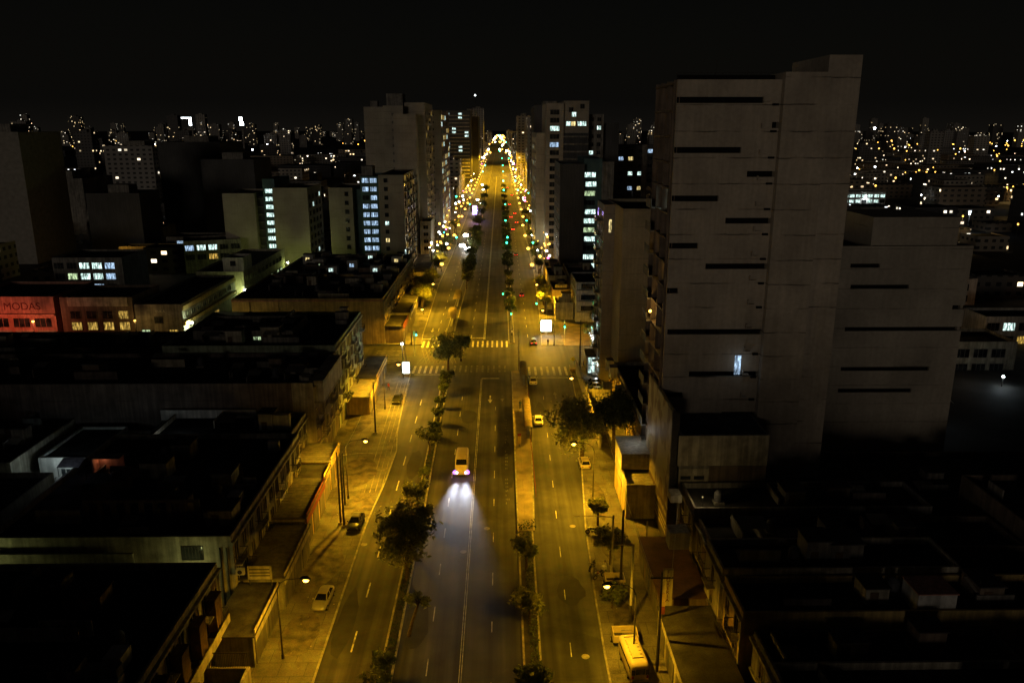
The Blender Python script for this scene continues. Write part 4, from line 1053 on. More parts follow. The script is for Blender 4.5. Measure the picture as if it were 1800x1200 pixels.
upole('thin pale post on the forecourt wall behind the cross street shops', 18.2, 90.0, 4.5, CONP)
t = thing('banner_sign', 'small red and yellow hanging sign on the pole by the flower shop', 'sign', (16.4, 71.3, 5.0))
MB().box(-.22, .22, -.05, .05, -.1, 1.4, 0).build('face', YELP, t); MB().box(-.22, .22, -.052, .052, -1.0, -.102).build('lower_face', REDM, t); MB().tube((0, 0, -5), (0, 0, -1.0), .05).build('post', IRON, t)
def wire(label, pts, sag=.8):
    b = MB()
    for a, c in zip(pts, pts[1:]):
        A, B_ = Vector(a), Vector(c); q = []
        for i in range(9):
            s = i / 8; p = A.lerp(B_, s); q.append((p.x, p.y, p.z - sag * 4 * s * (1 - s)))
        b.path(q, .022, 4, cap=False)
    tag(b.build('overhead_wire', GALV), label, 'wire')
wire('overhead wire strung down the right pavement from the crossarm pole', [(14.4, 67.5, 10.6), (16.3, 142, 9), (17.6, 170.5, 10.4)], 1.2)
wire('second overhead wire strung from the crossarm pole to the roofs', [(16.2, 67.5, 10.6), (22.5, 92, 9.5)], .6)
wire('overhead wire from the tall mast to the left terrace', [(-21.2, 97.4, 10.5), (-29.2, 99, 8.5)], .5)
wire('overhead wires crossing the street by the yellow corner house', [(-66, 190.5, 8), (-98, 190.5, 8.6)], .9)
wire('long wire over the left pavement between the masts', [(-21.2, 97.4, 10.4), (-22.1, 131.4, 9.4)], .9)
# ================================================================== BUILDINGS
def bthing(name, label, x, y, cat='building', group=None): return thing(name, label, cat, (x, y, 0), 0, group)
RC = random.Random(11)
def clutter(root, x0, x1, y0, y1, z, n=3, lit=False):
    """stair huts, low roof walls, sheets and poles that belong to the house"""
    W_, L_ = x1 - x0, y1 - y0
    for i in range(max(1, int(W_ * L_ / 75))):
        x = RC.uniform(x0 + 1, x1 - 4); y = RC.uniform(y0 + 1, max(y0 + 1.1, y1 - 4)); l_ = min(RC.uniform(2.5, 8), x1 - x - .6, y1 - y - .6)
        if l_ < 1: continue
        if RC.random() < .5: MB().box(x, x + l_, y, y + .18, z, z + RC.uniform(.7, 1.9)).build('roof_wall', RC.choice([BRICK, GREYP, CREAM]), root)
        else: MB().box(x, x + .18, y, y + l_, z, z + RC.uniform(.7, 1.9)).build('roof_wall', RC.choice([BRICK, GREYP, CREAM]), root)
        if i % 2 == 0:
            a = RC.uniform(1.2, 3); hh = RC.uniform(.4, 2.2); MB().quad((x, y + .3, z + hh), (x + a, y + .3, z + hh), (x + a, y + .3 + a * .8, z + hh + .4), (x, y + .3 + a * .8, z + hh + .4)).build('tin_sheet', RC.choice([TIN, TINL]), root)
        if i % 3 == 0:
            MB().tube((x + .5, y + .6, z), (x + .5, y + .6, z + RC.uniform(2, 3.6)), .03, n=5).build('antenna', IRON, root)
    for i in range(n):
        w_, d_, h_ = RC.uniform(1.8, 3.6), RC.uniform(1.8, 3.4), RC.uniform(1.4, 2.6)
        x = RC.uniform(x0 + 2, max(x0 + 2.1, x1 - w_ - 1)); y = RC.uniform(y0 + 2, max(y0 + 2.1, y1 - d_ - 1))
        h = MB().box(x, x + w_, y, y + d_, z, z + h_).box(x - .15, x + w_ + .15, y - .15, y + d_ + .15, z + h_ + .002, z + h_ + .12, 1).build('roof_hut', [RC.choice([GREYP, BROWNP, CREAM]), ROOFC], root)
        MB().box(x + .4, x + 1.2, y - .05, y - .004, z + .05, z + 1.3).build('hut_door', WOOD, h)
TK = {}
ntank = [0]
def tank(x, y, z, label):
    if 'a' not in TK:
        TK['a'] = MB().path([(0, 0, .35), (0, 0, .45), (0, 0, 1.35), (0, 0, 1.6), (0, 0, 1.72)], [.5, .56, .56, .35, .2], 14).mesh('tank', TANK)
        TK['b'] = MB().box(-.6, .6, -.6, .6, 0, .34).mesh('stand', GREYP)
    t = thing('water_tank', label, 'water tank', (x, y, z), 0, 'rooftop water tanks'); link('tank', TK['a'], t); link('stand', TK['b'], t)

def terrace(name, label, side, y0, y1, h, depth, wall, fx=29.0, floors=3, base=3.4, bw=2.7, lit=(), shutters=WOOD, bal=True, southwin=0, corn=None, roof=None, nclut=3, trim=None, ww=1.25, wh=1.7):
    """street house: side -1 faces the avenue from the left, +1 from the right; fx is the distance of the facade from the axis"""
    x_in = -fx if side < 0 else fx; x_out = x_in - depth if side < 0 else x_in + depth
    X0, X1 = min(x_in, x_out), max(x_in, x_out)
    t = bthing(name, label, x_in, y0); f = 'E' if side < 0 else 'W'
    s = 1 if side < 0 else -1
    a, b_ = X0 - x_in, X1 - x_in; Ly = y1 - y0
    body(t, a, b_, 0, Ly, h, wall, roof or ROOF)
    trim = trim or CREAM
    fh = (h - .9 - base) / max(1, floors - 1); nb = max(1, int(Ly / bw))
    cz = h - .95
    MB().box(min(0, s * .35) + (.002 if s > 0 else 0), max(0, s * .35) - (.002 if s < 0 else 0), -.15, Ly + .15, cz, cz + .28).box(min(0, s * .2) + (.002 if s > 0 else 0), max(0, s * .2) - (.002 if s < 0 else 0), -.1, Ly + .1, base - .1, base + .1).build('cornice', trim, t)
    for j in range(floors - 1):
        z_ = base + fh * j + fh * .52
        for i in range(nb):
            y = Ly * (i + .5) / nb
            pane = lit.get((j, i)) if isinstance(lit, dict) else None
            if bal and (i + j) % 3 == 1:
                win(t, f, (s * .003, y, z_ - .1), ww * .9, wh + .5, pane, trim); balcony(t, f, (s * .003, y, z_ - 1.15 - .1), min(2.3, Ly / nb - .2), .9, trim)
            else:
                o = win(t, f, (s * .003, y, z_), ww, wh, pane, trim)
                if (i * 7 + j * 3) % 4 == 0:
                    k = ('shut', shutters.name, round(wh, 1), round(ww, 1))
                    if k not in WC: WC[k] = MB().box(-ww / 2 + .02, ww / 2 - .02, -.055, -.034, -wh * .1, wh / 2 - .02).mesh('shutter', shutters)
                    link('shutter', WC[k], o)
    for i in range(nb + 1):
        if i % 2 == 0:
            y = min(Ly - .15, max(.15, Ly * i / nb)); MB().box(min(s * .003, s * .14), max(s * .003, s * .14), y - .14, y + .14, .1, cz - .01).build('pilaster', trim, t)
    for i in range(max(1, nb // 2)):
        y = Ly * (i + .5) / max(1, nb // 2)
        MB().box(min(s * .003, s * .1), max(s * .003, s * .1), y - 1.2, y + 1.2, .12, 2.7).build('roller_shutter', TIN, t)
    for i in range(southwin):
        win(t, 'S', (a + (b_ - a) * (i + .7) / (southwin + .5), -.003, base + 1.2 + (i % 2) * 2.6), 1.0, 1.3, None, trim)
    if nclut:
        clutter(t, a, b_, 0, Ly, h - .7, nclut)
        for k in range(int(Ly / 7)):      # small roof rooms and wall stubs close behind the cornice
            y = RC.uniform(1, max(1.1, Ly - 3)); d0 = RC.uniform(.5, 2.5); w_ = RC.uniform(1.2, 2.6); hh = RC.uniform(.7, 2.3)
            xx0, xx1 = (d0, d0 + w_) if s > 0 and side > 0 else (-d0 - w_, -d0)
            if side < 0: xx0, xx1 = -d0 - w_, -d0
            MB().box(xx0, xx1, y, y + RC.uniform(.2, 2.2), h - .69, h - .7 + hh).build('roof_wall', RC.choice([CREAM, GREYP, WHITEP]), t)
    return t
# --- left side of the avenue, from the front
terrace('corner_house', 'dark-roofed cream house with long balcony at the front left corner', -1, 50, 72.8, 9.4, 26, CREAM, floors=3, nclut=3)
for i, (y, w_) in enumerate(((61, 5), (66, 4))):
    pass
t = [o for o in bpy.data.objects if o.name.startswith('corner_house')][0]
MB().box(.004, 1.5, 5, 21, 3.55, 3.75).box(1.4, 1.5, 5, 21, 3.752, 4.7).build('long_balcony', CREAM, t)
win(t, 'S', (-8, -.003, 6), 1, 1.4); 
for yy in (6, 10.2, 14.4, 18.6): MB().box(.15, 1.1, yy, yy + 1.6, 4.2, 7.6).box(.12, 1.2, yy - .08, yy + 1.68, 7.602, 7.75).build('bay_window', WOOD, t)
terrace('terrace_house', 'long cream terrace with cornice and roof parapet behind the corner house', -1, 77.2, 107, 9.9, 26, CREAM, floors=3, nclut=6, bw=2.5, lit={(0, 7): WARMD})
t = [o for o in bpy.data.objects if o.name.startswith('terrace_house')][0]
b = MB()
for i in range(9): b.box(-18 + i * 1.55, -17.4 + i * 1.55, 5.0, 5.3, 9.25, 11.4)
b.box(-18, -5, 5.002, 5.298, 11.402, 11.7); b.build('roof_screen_wall', BROWNP, t)
win(t, 'S', (-4.2, -.003, 8.0), 2.2, 1.5, None, IRON, 5)
MB().tube((-1.2, -.12, .1), (-1.2, -.12, 8.6), .1).tube((-.5, -.12, .1), (-.5, -.12, 8.6), .07).build('drain_pipe', IRON, t)
MB().box(-44, -10, -1.2, -.95, 0, 8.6).box(-44, -20, -3.2, -1.202, 6.2, 6.4).build('yard_wall', CREAM, t)
lamp_light(None, (-33, 74.6, 7.2), 70, col=(.95, 1, .35), spot=False, size=.2)
lamp_light(None, (-56, 74.0, 8.2), 160, col=(.85, .95, .35), spot=False, size=.2)
terrace('terrace_house', 'narrow recessed house with dark gabled hut before the great blank wall', -1, 107.4, 116.4, 9.6, 20, CREAM, floors=3, nclut=1, bw=2.6, fx=30.2)
terrace('apartment_block', 'tall block with a huge blank brick party wall facing the viewer', -1, 116.8, 134, 14.2, 62, BRICK, floors=4, nclut=4, bw=2.9, trim=CREAM)
t = [o for o in bpy.data.objects if o.name.startswith('apartment_block')][0]
MB().box(-3.2, .1, -.06, -.003, 0, 14.25).build('corner_strip', CREAM, t)
MB().box(-.6, 1.5, .8, 15.6, 13.9, 14.3).box(-.6, 1.5, .8, 15.6, 10.6, 11.0).build('projecting_storey', CREAM, t)
MB().box(.004, 1.45, .9, 15.5, 11.002, 13.898).build('bay_front', WHITEP, t)
terrace('apartment_block', 'green-lit block with tall pilasters by the left corner of the crossing', -1, 134.4, 161, 15.4, 30, GREENP, floors=5, nclut=3, bw=3.2, trim=WHITEP, bal=True)
t = bthing('roof_building', 'low roof storey with a slit of lit window on the dark block', -56, 141)
body(t, 0, 18, 0, 12, 16.4, GREYP); win(t, 'S', (13, -.003, 15.0), 4.2, .6, GRN, IRON, 2)
# across the cross street
terrace('corner_building', 'long row with orange-lit facade past the crossing on the left', -1, 192, 226, 11.6, 37, YELP, floors=4, nclut=5, bw=2.6, trim=CREAM, southwin=0, lit={(0, 1): WARMD, (1, 3): WARMD, (0, 6): WARMD})
t = [o for o in bpy.data.objects if o.name.startswith('corner_building')][0]
MB().box(-37, 0, -.3, -.003, 10.9, 11.2).build('coping', PINKP, t)
for x in (-33, -26, -8): MB().box(x - .35, x + .35, -.25, -.004, 0, 10.9).build('pilaster', YELP, t)
win(t, 'S', (-31, -.003, 7.4), 3.2, 1.6, GREYP and GLASS, WHITEP, 2); win(t, 'S', (-30.6, -.003, 3.6), 2.6, 2.0)
terrace('terrace_house', 'row with pale long facade and many roof huts beyond the corner row', -1, 226.5, 262, 11.4, 36, CREAM, floors=4, nclut=9, bw=2.6)
t = [o for o in bpy.data.objects if o.name.startswith('terrace_house')][-1]
for (x, y, hh, m_) in ((-9, 3, 2.6, WHT), (-17, 10, 3.0, WHT2), (-22, 4, 2.4, WHT), (-28, 14, 2.8, GRN), (-5, 20, 2.6, WARM), (-14, 26, 2.8, WHT), (-33, 22, 3, WARM)):
    q = MB().box(x, x + 3.2, y, y + 3, 10.72, 10.7 + hh).build('roof_room', WHITEP, t); win(q, 'S', (x + 1.5, y - .003, 10.7 + hh * .55), 1.3, 1.0, m_, GREYP, 1)
# forecourt shops on the left pavement
def shop(label, x0, x1, y0, y1, h, wall, roof, front='E', slope=0.0, sign=None, name='shop_annex', shutters=2, side_sign=False, eave=.3):
    t = bthing(name, label, x0, y0); W_, L_ = x1 - x0, y1 - y0
    MB().box(0, W_, 0, L_, 0, h).build('wall', wall, t)
    r_ = MB(); n = int(L_ / .8); 
    r_.box(-eave, W_ + eave, -eave, L_ + eave, h + .003, h + .12)
    for i in range(n if roof in (TIN, TINL) else 0): r_.box(-eave + .02, W_ + eave - .02, -eave + .1 + i * .8, -eave + .2 + i * .8, h + .122, h + .145)
    r_.build('roof', roof, t)
    s = 1 if front == 'E' else -1; xf = W_ if front == 'E' else 0
    for i in range(shutters):
        y = L_ * (i + .5) / shutters; hw = L_ / shutters * .38
        MB().box(min(xf + s * .003, xf + s * .07), max(xf + s * .003, xf + s * .07), y - hw, y + hw, .15, h * .72).build('roller_shutter', TIN, t)
    if sign:
        MB().box(min(xf + s * .08, xf + s * .2), max(xf + s * .08, xf + s * .2), .3, L_ - .3, h * .76, h + .5).build('fascia_board', sign, t)
    return t
shop('long low shop roof with pale fascia beside the silver car', -28.6, -24.2, 78.5, 90.6, 4.0, GREYP, TIN, sign=CREAM, shutters=3)
shop('dark tiled shop roof sloping toward the front left pavement', -28.6, -24.6, 68.6, 77.8, 3.7, GREYP, ROOFC, sign=CREAM, shutters=2)
t = shop('flat-roofed garage with a painted cream side wall by the black car', -29.0, -24.9, 91.8, 103.2, 4.4, YELP, TIN, sign=REDM, shutters=3)
MB().box(.1, 4.0, -.06, -.004, 1.6, 4.2).build('painted_sign_wall', CREAM, t)
b = MB()
for i, (u, v, w_, h_) in enumerate(((.7, 2.3, .9, .12), (.7, 2.6, .9, .12), (.7, 2.9, .9, .12), (2.1, 2.2, .14, .9), (2.35, 2.2, .14, .9), (2.9, 2.8, .5, .12), (3.3, 2.5, .12, .4))): b.box(u, u + w_, -.075, -.062, v, v + h_)
b.build('painted_letters', IRON, t)
shop('dark sunken shop roof between the garage and the pale canopy', -29.0, -25.3, 104.0, 108.4, 4.2, CREAM, ROOFC, sign=YELP, shutters=1)
shop('pale sloping canopy roof nearest the dark-topped lamp', -30.0, -25.3, 108.9, 115.6, 4.6, YELP, TINL, sign=YELP, shutters=2)
shop('orange-lit low shop at the terrace foot before the crossing', -28.8, -24.6, 141, 151, 3.6, YELP, TINL, sign=YELP, shutters=3)
shop('low dark-roofed corner shop left of the zebra crossing', -28.8, -25.0, 151.6, 167, 3.9, CREAM, ROOFC, sign=YELP, shutters=4)
shop('covered corner shop with a red fascia past the crossing', -28.8, -24.4, 192.5, 204, 4.4, BROWNP, ROOFC, sign=REDM, shutters=3)
shop('dark arched-roof shop behind the red fascia shop', -28.8, -24.0, 205, 217, 5.0, GREYP, ROOF, sign=WHITEP, shutters=3)
shop('low brown-roofed shop third past the crossing on the left', -28.8, -24.6, 218, 230, 4.2, CREAM, ROOFC, shutters=3)
shop('long low shop roof under the far left trees', -28.8, -24.8, 231, 258, 4.2, CREAM, ROOFC, shutters=5)
# front yard wall, railing and sign structures at lower left
t = bthing('yard_wall', 'pale yard wall topped by dark railings at the front left forecourt', -28.5, 65.6, cat='wall')
MB().box(0, 4.4, 0, .3, 0, 2.3).box(4.1, 4.4, -4, -.003, 0, 2.3).build('wall', CREAM, t)
b = MB()
for i in range(26): b.box(.1 + i * .165, .14 + i * .165, .12, .16, 2.303, 3.9)
b.box(.1, 4.3, .11, .17, 3.902, 3.97); b.build('railing', IRON, t)
t = bthing('roof_sign', 'small framed sign board with pale lettering strips above the dark shop', -27.6, 77.4, cat='sign')
MB().box(0, 2.6, 0, .12, 4.6, 6.2).build('board', CREAM, t); b = MB()
for zz in (5.0, 5.35, 5.75): b.box(.2, 2.4, -.03, -.003, zz, zz + .12)
b.build('lettering', IRON, t); MB().box(.1, .2, .02, .1, 3.8, 4.598).box(2.4, 2.5, .02, .1, 3.8, 4.598).build('posts', IRON, t)
t = bthing('air_conditioner', 'white air conditioning unit fixed beside the small roof sign', -28.6, 77.0, cat='air conditioner'); MB().box(0, .9, -.4, 0, 5.6, 6.3).build('case', WHITEP, t); MB().tube((.45, -.42, 5.95), (.45, -.40, 5.95), .26).build('fan', IRON, t)
# left interior yards
t = bthing('yard_house', 'white two-storey yard house with dark shutters among the dark roofs', -64, 103, cat='house')
body(t, 0, 7, 0, 12, 8.0, WHITEP, par=.4); win(t, 'S', (3.6, -.003, 5.5), 1.3, 1.8, None, WHITEP); win(t, 'E', (7.003, 3, 5.6), 1.3, 1.8, None, WHITEP); win(t, 'E', (7.003, 8, 5.6), 1.1, 1.5, None, WHITEP)
balcony(t, 'S', (3.6, -.003, 4.2), 3, 1.2, WHITEP)
t = bthing('yard_house', 'low white house with two small square windows under the blank wall', -52, 110, cat='house')
body(t, 0, 14, 0, 6, 8.6, WHITEP, par=.3); [win(t, 'S', (3 + 5 * k, -.003, 7.1), 1, .8, None, IRON, 0) for k in range(2)]
MB().box(-.3, 14.3, 6.0, 6.2, 8.6, 10.2).build('back_parapet', WHITEP, t)
t = bthing('garden_wall', 'pale bluish garden wall between the two white yard houses', -57, 114.2, cat='wall'); MB().box(0, 6.5, 0, .3, 0, 7.5).build('wall', WHITEP, t)
for (x0, y0, x1, y1, h, lab) in ((-74, 78, -58, 96, 9.0, 'low black-roofed house in the dark left foreground'), (-110, 60, -76, 100, 9.5, 'wide black-roofed hall at the far left foreground'), (-56, 50, -56.0 + .1, 50.1, .1, None),
                           (-88, 100, -66, 124, 8.6, 'dark-roofed house left of the white yard house'), (-125, 104, -90, 150, 11, 'dark flat block at the left edge of the view'), (-92, 128, -92 + 1, 129, .1, None), (-130, 155, -60, 168, 9.5, 'long dark warehouse roof along the cross street'),
                           (-91, 130, -92 + 0, 131, .1, None), (-58, 160, -32, 168.5, 10.5, 'dark roofed corner house before the cross street')):
    if lab:
        t = bthing('house', lab, x0, y0, cat='house'); body(t, 0, x1 - x0, 0, y1 - y0, h, RC.choice([GREYP, CREAM, BROWNP])); clutter(t, 0, x1 - x0, 0, y1 - y0, h - .7, 3)
lamp_light(None, (-60, 100.5, 8.5), 200, col=(.75, .95, 1), spot=False, size=.3)
lamp_light(None, (-47, 108, 9.4), 40, col=(.85, .95, 1), spot=False, size=.2)
t = bthing('roof_terrace_shed', 'small open shed glowing orange among the dark roofs', -52.5, 95.2, cat='shed')
MB().box(0, 3.4, 1.6, 1.8, 9.2, 11.2).box(0, .2, 0, 1.6, 9.2, 11.2).build('wall', PINKP, t); MB().box(.2, 3.8, -.4, 1.4, 11.3, 11.38).build('roof', TIN, t)
MB().ball((.5, 1.3, 11.0), .07, nu=6, nv=4).build('bulb', SODB, t); lamp_light(None, (-51.6, 96.2, 10.7), 12, col=(1, .5, .25), spot=False, size=.1)
t = bthing('sheet_canopy', 'pale rooftop sheet canopy left of the orange shed', -56.6, 94.5, cat='canopy'); MB().quad((0, 0, 10.3), (2.8, 0, 10.3), (2.8, 1.9, 10.9), (0, 1.9, 10.9)).build('sheet', WHITEP, t)
for sx_ in (.1, 2.7): MB().tube((sx_, .1, 9), (sx_, .1, 10.3), .04).build('post', IRON, t)
lamp_light(None, (-55, 93, 12.3), 10, col=(.6, .7, 1), spot=False, size=.1)
k = 0
for x, y, z_ in ((-48, 92, 9.2), (-34, 88, 9.2), (-60, 62, 8.7), (-46, 70, 8.7), (30, 73, 8.9), (26, 87, 8.5), (50, 96, 5.8), (-70, 90, 8.3), (-40, 84, 9.2), (-45, 100, 9.2), (-36, 122, 13.5), (-44, 150, 14.7), (-50, 128, 13.5), (-38, 214, 10.9), (-48, 205, 10.9), (-42, 240, 10.7), (-55, 250, 10.7), (-33, 60, 8.7), (30, 80, 8.3), (38, 68, 8.3), (-36, 205, 10.9), (24, 160, 8.0)):
    tank(x, y, z_, f'{ORD[k]} dark round water tank from the front on the roofs'); k += 1

# --- cross street, far side (facing the viewer)
t = bthing('fashion_shop', 'red-lit shop building lettered MODAS on the cross street', -131, 191.5, cat='shop')
body(t, 0, 22, 0, 20, 12.4, PINKP); MB().box(0, 22, -.5, -.003, 7.6, 8.1).build('ledge', PINKP, t)
text(t, 'MODAS', 2.6, (14.2, -.04, 9.9), (PI / 2, 0, 0), surf('modas_letters', (.12, .02, .02), var=.1))
for i in range(4): MB().box(1 + i * 5.4, 5.4 + i * 5.4, -.07, -.004, .2, 4.0).build('roller_shutter', TINL, t)
for i in range(4): win(t, 'S', (3.2 + i * 5.2, -.003, 5.9), 4.0, 2.2, None, PINKP, 2)
lamp_light(None, (-121, 184, 6.5), 1300, col=(1, .16, .07), spot=False, size=.5)
t = bthing('office_block', 'brown office block with rows of golden lit windows', -107.5, 191.5)
body(t, 0, 17.5, 0, 16, 12.2, BROWNP); MB().box(2, 16.5, -.35, -.003, 10.0, 12.25).build('parapet_panel', CREAM, t)
for j in range(3):
    for i in range(4): win(t, 'S', (3.4 + i * 3.9, -.003, 2.2 + j * 2.8), 2.4, 1.9, (WARMD if (j < 2 or i == 3) else GLASS), BROWNP, 1)
t = bthing('corner_shop', 'low dark shop with a small lit entrance at the side street mouth', -89.6, 191.5, cat='shop')
body(t, 0, 11.5, 0, 40, 10.4, GREYP); [win(t, 'S', (2.2 + i * 3.4, -.003, 3.2 + (i % 2) * 3.3), 2.0, 1.6, [GRN, GLASS, WARMD][i], IRON) for i in range(3)]
text(t, 'INKA', 1.0, (6.2, -.05, 8.6), (PI / 2, 0, 0), WHITEP)
for i in range(9): win(t, 'E', (11.503, 3 + i * 4, 7.4), 2.6, 1.3, None, CREAM)
for i in range(4): win(t, 'E', (11.503, 5 + i * 6, 3.0), 3.6, 1.2, GRN if i == 1 else WARMD, CREAM)
MB().box(11.504, 12.1, 0, 39.6, 5.0, 5.9).box(11.504, 11.9, 0, 39.6, 8.8, 9.9).build('band', YELP, t)
t = bthing('office_block', 'pale long house with yellow-green lit storeys on the side street', -91, 236)
body(t, 0, 14.2, 0, 46, 10.6, CREAM); [win(t, 'E', (14.203, 3 + i * 4.2, 8), 2.2, 1.4, None, CREAM) for i in range(10)]; [win(t, 'E', (14.203, 3 + i * 4.2, 4), 2.2, 1.6, GRN if i in (2, 6, 8, 9) else None, CREAM) for i in range(10)]
body(t, 8, 14.15, 1, 9, 14.6, WHITEP); win(t, 'S', (11, .99, 12.9), 1.5, 1.4)
t = bthing('house', 'dark low building between the side street and the avenue rows', -65, 230, cat='house'); body(t, 0, 34, 0, 50, 9, GREYP); clutter(t, 0, 34, 0, 50, 8.3, 8)
win(t, 'S', (10, -.003, 7), 2, 1.5, WHT2)

# ================================================================== TOWERS
def grid(t, face, plane, a0, a1, z0, z1, nb, nf, w_, h_, pick=None, frame=None, rel=0.0, mull=1):
    """windows on a face; a runs along x for S and along y for E, W"""
    for j in range(nf):
        for i in range(nb):
            a = a0 + (a1 - a0) * (i + .5) / nb; zz = z0 + (z1 - z0) * (j + .5) / nf
            pane = pick(i, j) if pick else None
            if pane == 0: continue
            pos = (a, plane - .003, zz) if face == 'S' else ((plane + .003 if face == 'E' else plane - .003), a, zz)
            win(t, face, pos, w_, h_, pane, frame, mull)
# ---- the great tower on the right
T = bthing('apartment_tower', 'tallest blank-walled tower at right with staggered dark slots', 0, 0, cat='tower')
Yt = 100.0
def slots(px, py): X = D(px, py, Yt); return X[0], X[2]
rows = [((1190, 1343), 176), ((1357, 1389), 220), ((1190, 1303), 264), ((1313, 1381), 306), ((1185, 1263), 349), ((1275, 1374), 388), ((1180, 1227), 432), ((1240, 1367), 468), ((1173, 1192), 511), ((1173, 1356), 583), ((1211, 1349), 657), ((1166, 1200), 694), ((1268, 1340), 728)]
xa, xb = 21.3, 33.9; ztop = 57.6
rects = []; zc = ztop
b = MB(); inner = MB()
lst = []
for (pa, pb), py in rows:
    x0 = max(xa, slots(pa, py)[0]); x1 = min(xb - .05, slots(pb, py)[0]); zz = slots((pa + pb) / 2, py)[1]
    if pa <= 1190 and py < 530: x0 = xa
    lst.append((zz, x0, x1))
lst.sort(reverse=True)
for zz, x0, x1 in lst:
    hi, lo = zz + .36, zz - .36
    b.box(xa, xb, Yt, Yt + .5, hi, zc)
    if x0 > xa + .3: b.box(xa, x0, Yt, Yt + .5, lo + .001, hi - .001)
    else: b.box(xa, xa + .001, Yt, Yt + .5, lo, hi)
    if x1 < xb - .2: b.box(x1, xb, Yt, Yt + .5, lo + .001, hi - .001)
    zc = lo
b.box(xa, xb, Yt, Yt + .5, 0, zc)
b.box(xa + .002, 41.5, 112.5, 113, 0, ztop)
b.build('front_wall', TOWERW, T)
MB().box(xa + .02, xb - .1, Yt + .7, Yt + .8, 3, ztop - 1.2).build('slot_shade_back', DARK, T)  # inner wall coloured near black, so the slots read as deep shade
MB().box(xa + .4, 43, Yt + 1.1, 112.4, ztop - .4, ztop - .2).build('roof', ROOF, T)
# lift and stair shafts standing proud to the right
MB().box(33.9, 39.3, 98.9, 112.6, 0, 58.4).build('stair_shaft', TOWERW, T)
MB().box(39.3, 43.3, 99.9, 112.4, 0, 60.4).build('lift_shaft', TOWERW, T)
MB().box(xa, 33, Yt - .02, 100.4, ztop + .002, ztop + .5).build('roof_edge', DARK, T)
# shaft of small service ledges beside the stair shaft
for k in range(17):
    zz = 56.2 - k * 3.13
    e = MB().box(31.7, 32.5, Yt - .55, Yt - .003, zz - 1.1, zz - 1.0).box(31.7, 31.78, Yt - .55, Yt - .003, zz - .998, zz - .5).build('service_ledge', TOWERW, T)
    MB().box(32.9, 33.6, Yt - .35, Yt - .003, zz - 1.6, zz - 1.35).build('drip_ledge', DARK, T)
MB().box(30.7, 31.5, Yt - .04, Yt - .003, 20.6, 23.2).build('lit_window', WHT2, T); MB().box(30.6, 31.6, Yt - .06, Yt - .042, 23.2, 23.3).box(31.5, 31.6, Yt - .06, Yt - .042, 20.6, 23.2).build('window_frame', WHITEP, T)
lamp_light(None, (31.2, 98.6, 22.5), 9, col=(.7, .85, 1), spot=False, size=.1)
# glazed side toward the avenue: slabs, fins and panes
MB().box(xa + .5, xa + .7, Yt + .85, 112.49, 0, ztop - .01).build('side_wall', TOWERY, T)
nf = 18
for j in range(nf):
    zz = ztop - .3 - j * 3.13
    if zz < 4: break
    MB().box(xa - .25, xa + .5, Yt + 1.02, 112.6, zz - .22, zz).build('floor_slab', BROWNP, T)
    for i in range(3):
        y0 = Yt + .7 + i * 4.0; pane = GLASSG if (i + j) % 3 else GLASS
        if j == 4 and i == 1: pane = WHT
        if (j, i) in ((6, 2), (7, 1), (11, 2), (13, 0)): pane = WARMD
        win(T, 'W', (xa + .497, y0 + 1.7, zz - 1.65), 3.3, 2.5, pane, BROWNP, 2)
for i in range(4): MB().box(xa - .22, xa + .5, Yt + 1.0 + i * 4.0 - (.7 if i == 3 else 0), Yt + 1.18 + i * 4.0 - (.7 if i == 3 else 0), 6, ztop).build('side_fin', BROWNP, T)
for j in range(5, 17, 1):
    zz = ztop - .3 - j * 3.13
    if zz > 5: MB().box(xa - .9, xa - .26, 108.6, 112.5, zz - .22, zz).box(xa - .9, xa - .84, 108.6, 112.5, zz + .003, zz + 1).build('side_balcony', [GREYP], T)
t = bthing('roof_lamp', 'amber lamp glinting on the glazed side of the great tower', 20.9, 107, cat='lamp'); MB().ball((-.3, 0, 27.6), .2, nu=8, nv=5).build('bulb', SODB, t); MB().tube((-.3, 0, 27.85), (.3, 0, 27.9), .04).build('bracket', IRON, t)
lamp_light(None, (20.2, 107, 27.5), 200, col=(1, .6, .15), spot=False)
t = bthing('parapet_railing', 'thin railing and aerials on the top of the great tower', 22, 104, cat='railing')
b = MB()
for i in range(14): b.box(i * .95, i * .95 + .05, 0, .05, ztop - .2, ztop + 1.0)
b.box(0, 12.4, .002, .048, ztop + 1.0, ztop + 1.06); b.tube((5, .5, ztop - .2), (5, .5, ztop + 2.6), .03).tube((9, .5, ztop - .2), (9, .5, ztop + 1.9), .03); b.build('rails', IRON, t)
# annex
A = bthing('apartment_tower', 'lower blank tower with long dark slots to the right of the tallest', 0, 0, cat='tower'); Ya = 112.0
rows = [((1495, 1547), 467), ((1495, 1598), 504), ((1674, 1695), 540), ((1485, 1687), 578), ((1478, 1633), 648), ((1473, 1602), 686)]
xa, xb, ztop = 48.4, 67.3, 35.8
lst = sorted([(D((p0 + p1) / 2, py, Ya)[2], max(xa, D(p0, py, Ya)[0]), min(xb, D(p1, py, Ya)[0])) for (p0, p1), py in rows], reverse=True)
b = MB(); zc = ztop
for zz, x0, x1 in lst:
    hi, lo = zz + .3, zz - .3
    b.box(xa, xb, Ya, Ya + .4, hi, zc)
    if x0 > xa + .4: b.box(xa, x0, Ya, Ya + .4, lo + .001, hi - .001)
    if x1 < xb - .4: b.box(x1, xb, Ya, Ya + .4, lo + .001, hi - .001)
    zc = lo
b.box(xa, xb, Ya, Ya + .4, 0, zc).box(xb - .4, xb, Ya + .4, 138, 0, ztop).box(xa, xa + .4, Ya + .4, 138, 0, ztop).box(xa + .4, xb - .4, 137.6, 138, 0, ztop)
b.build('wall', TOWERG, A)
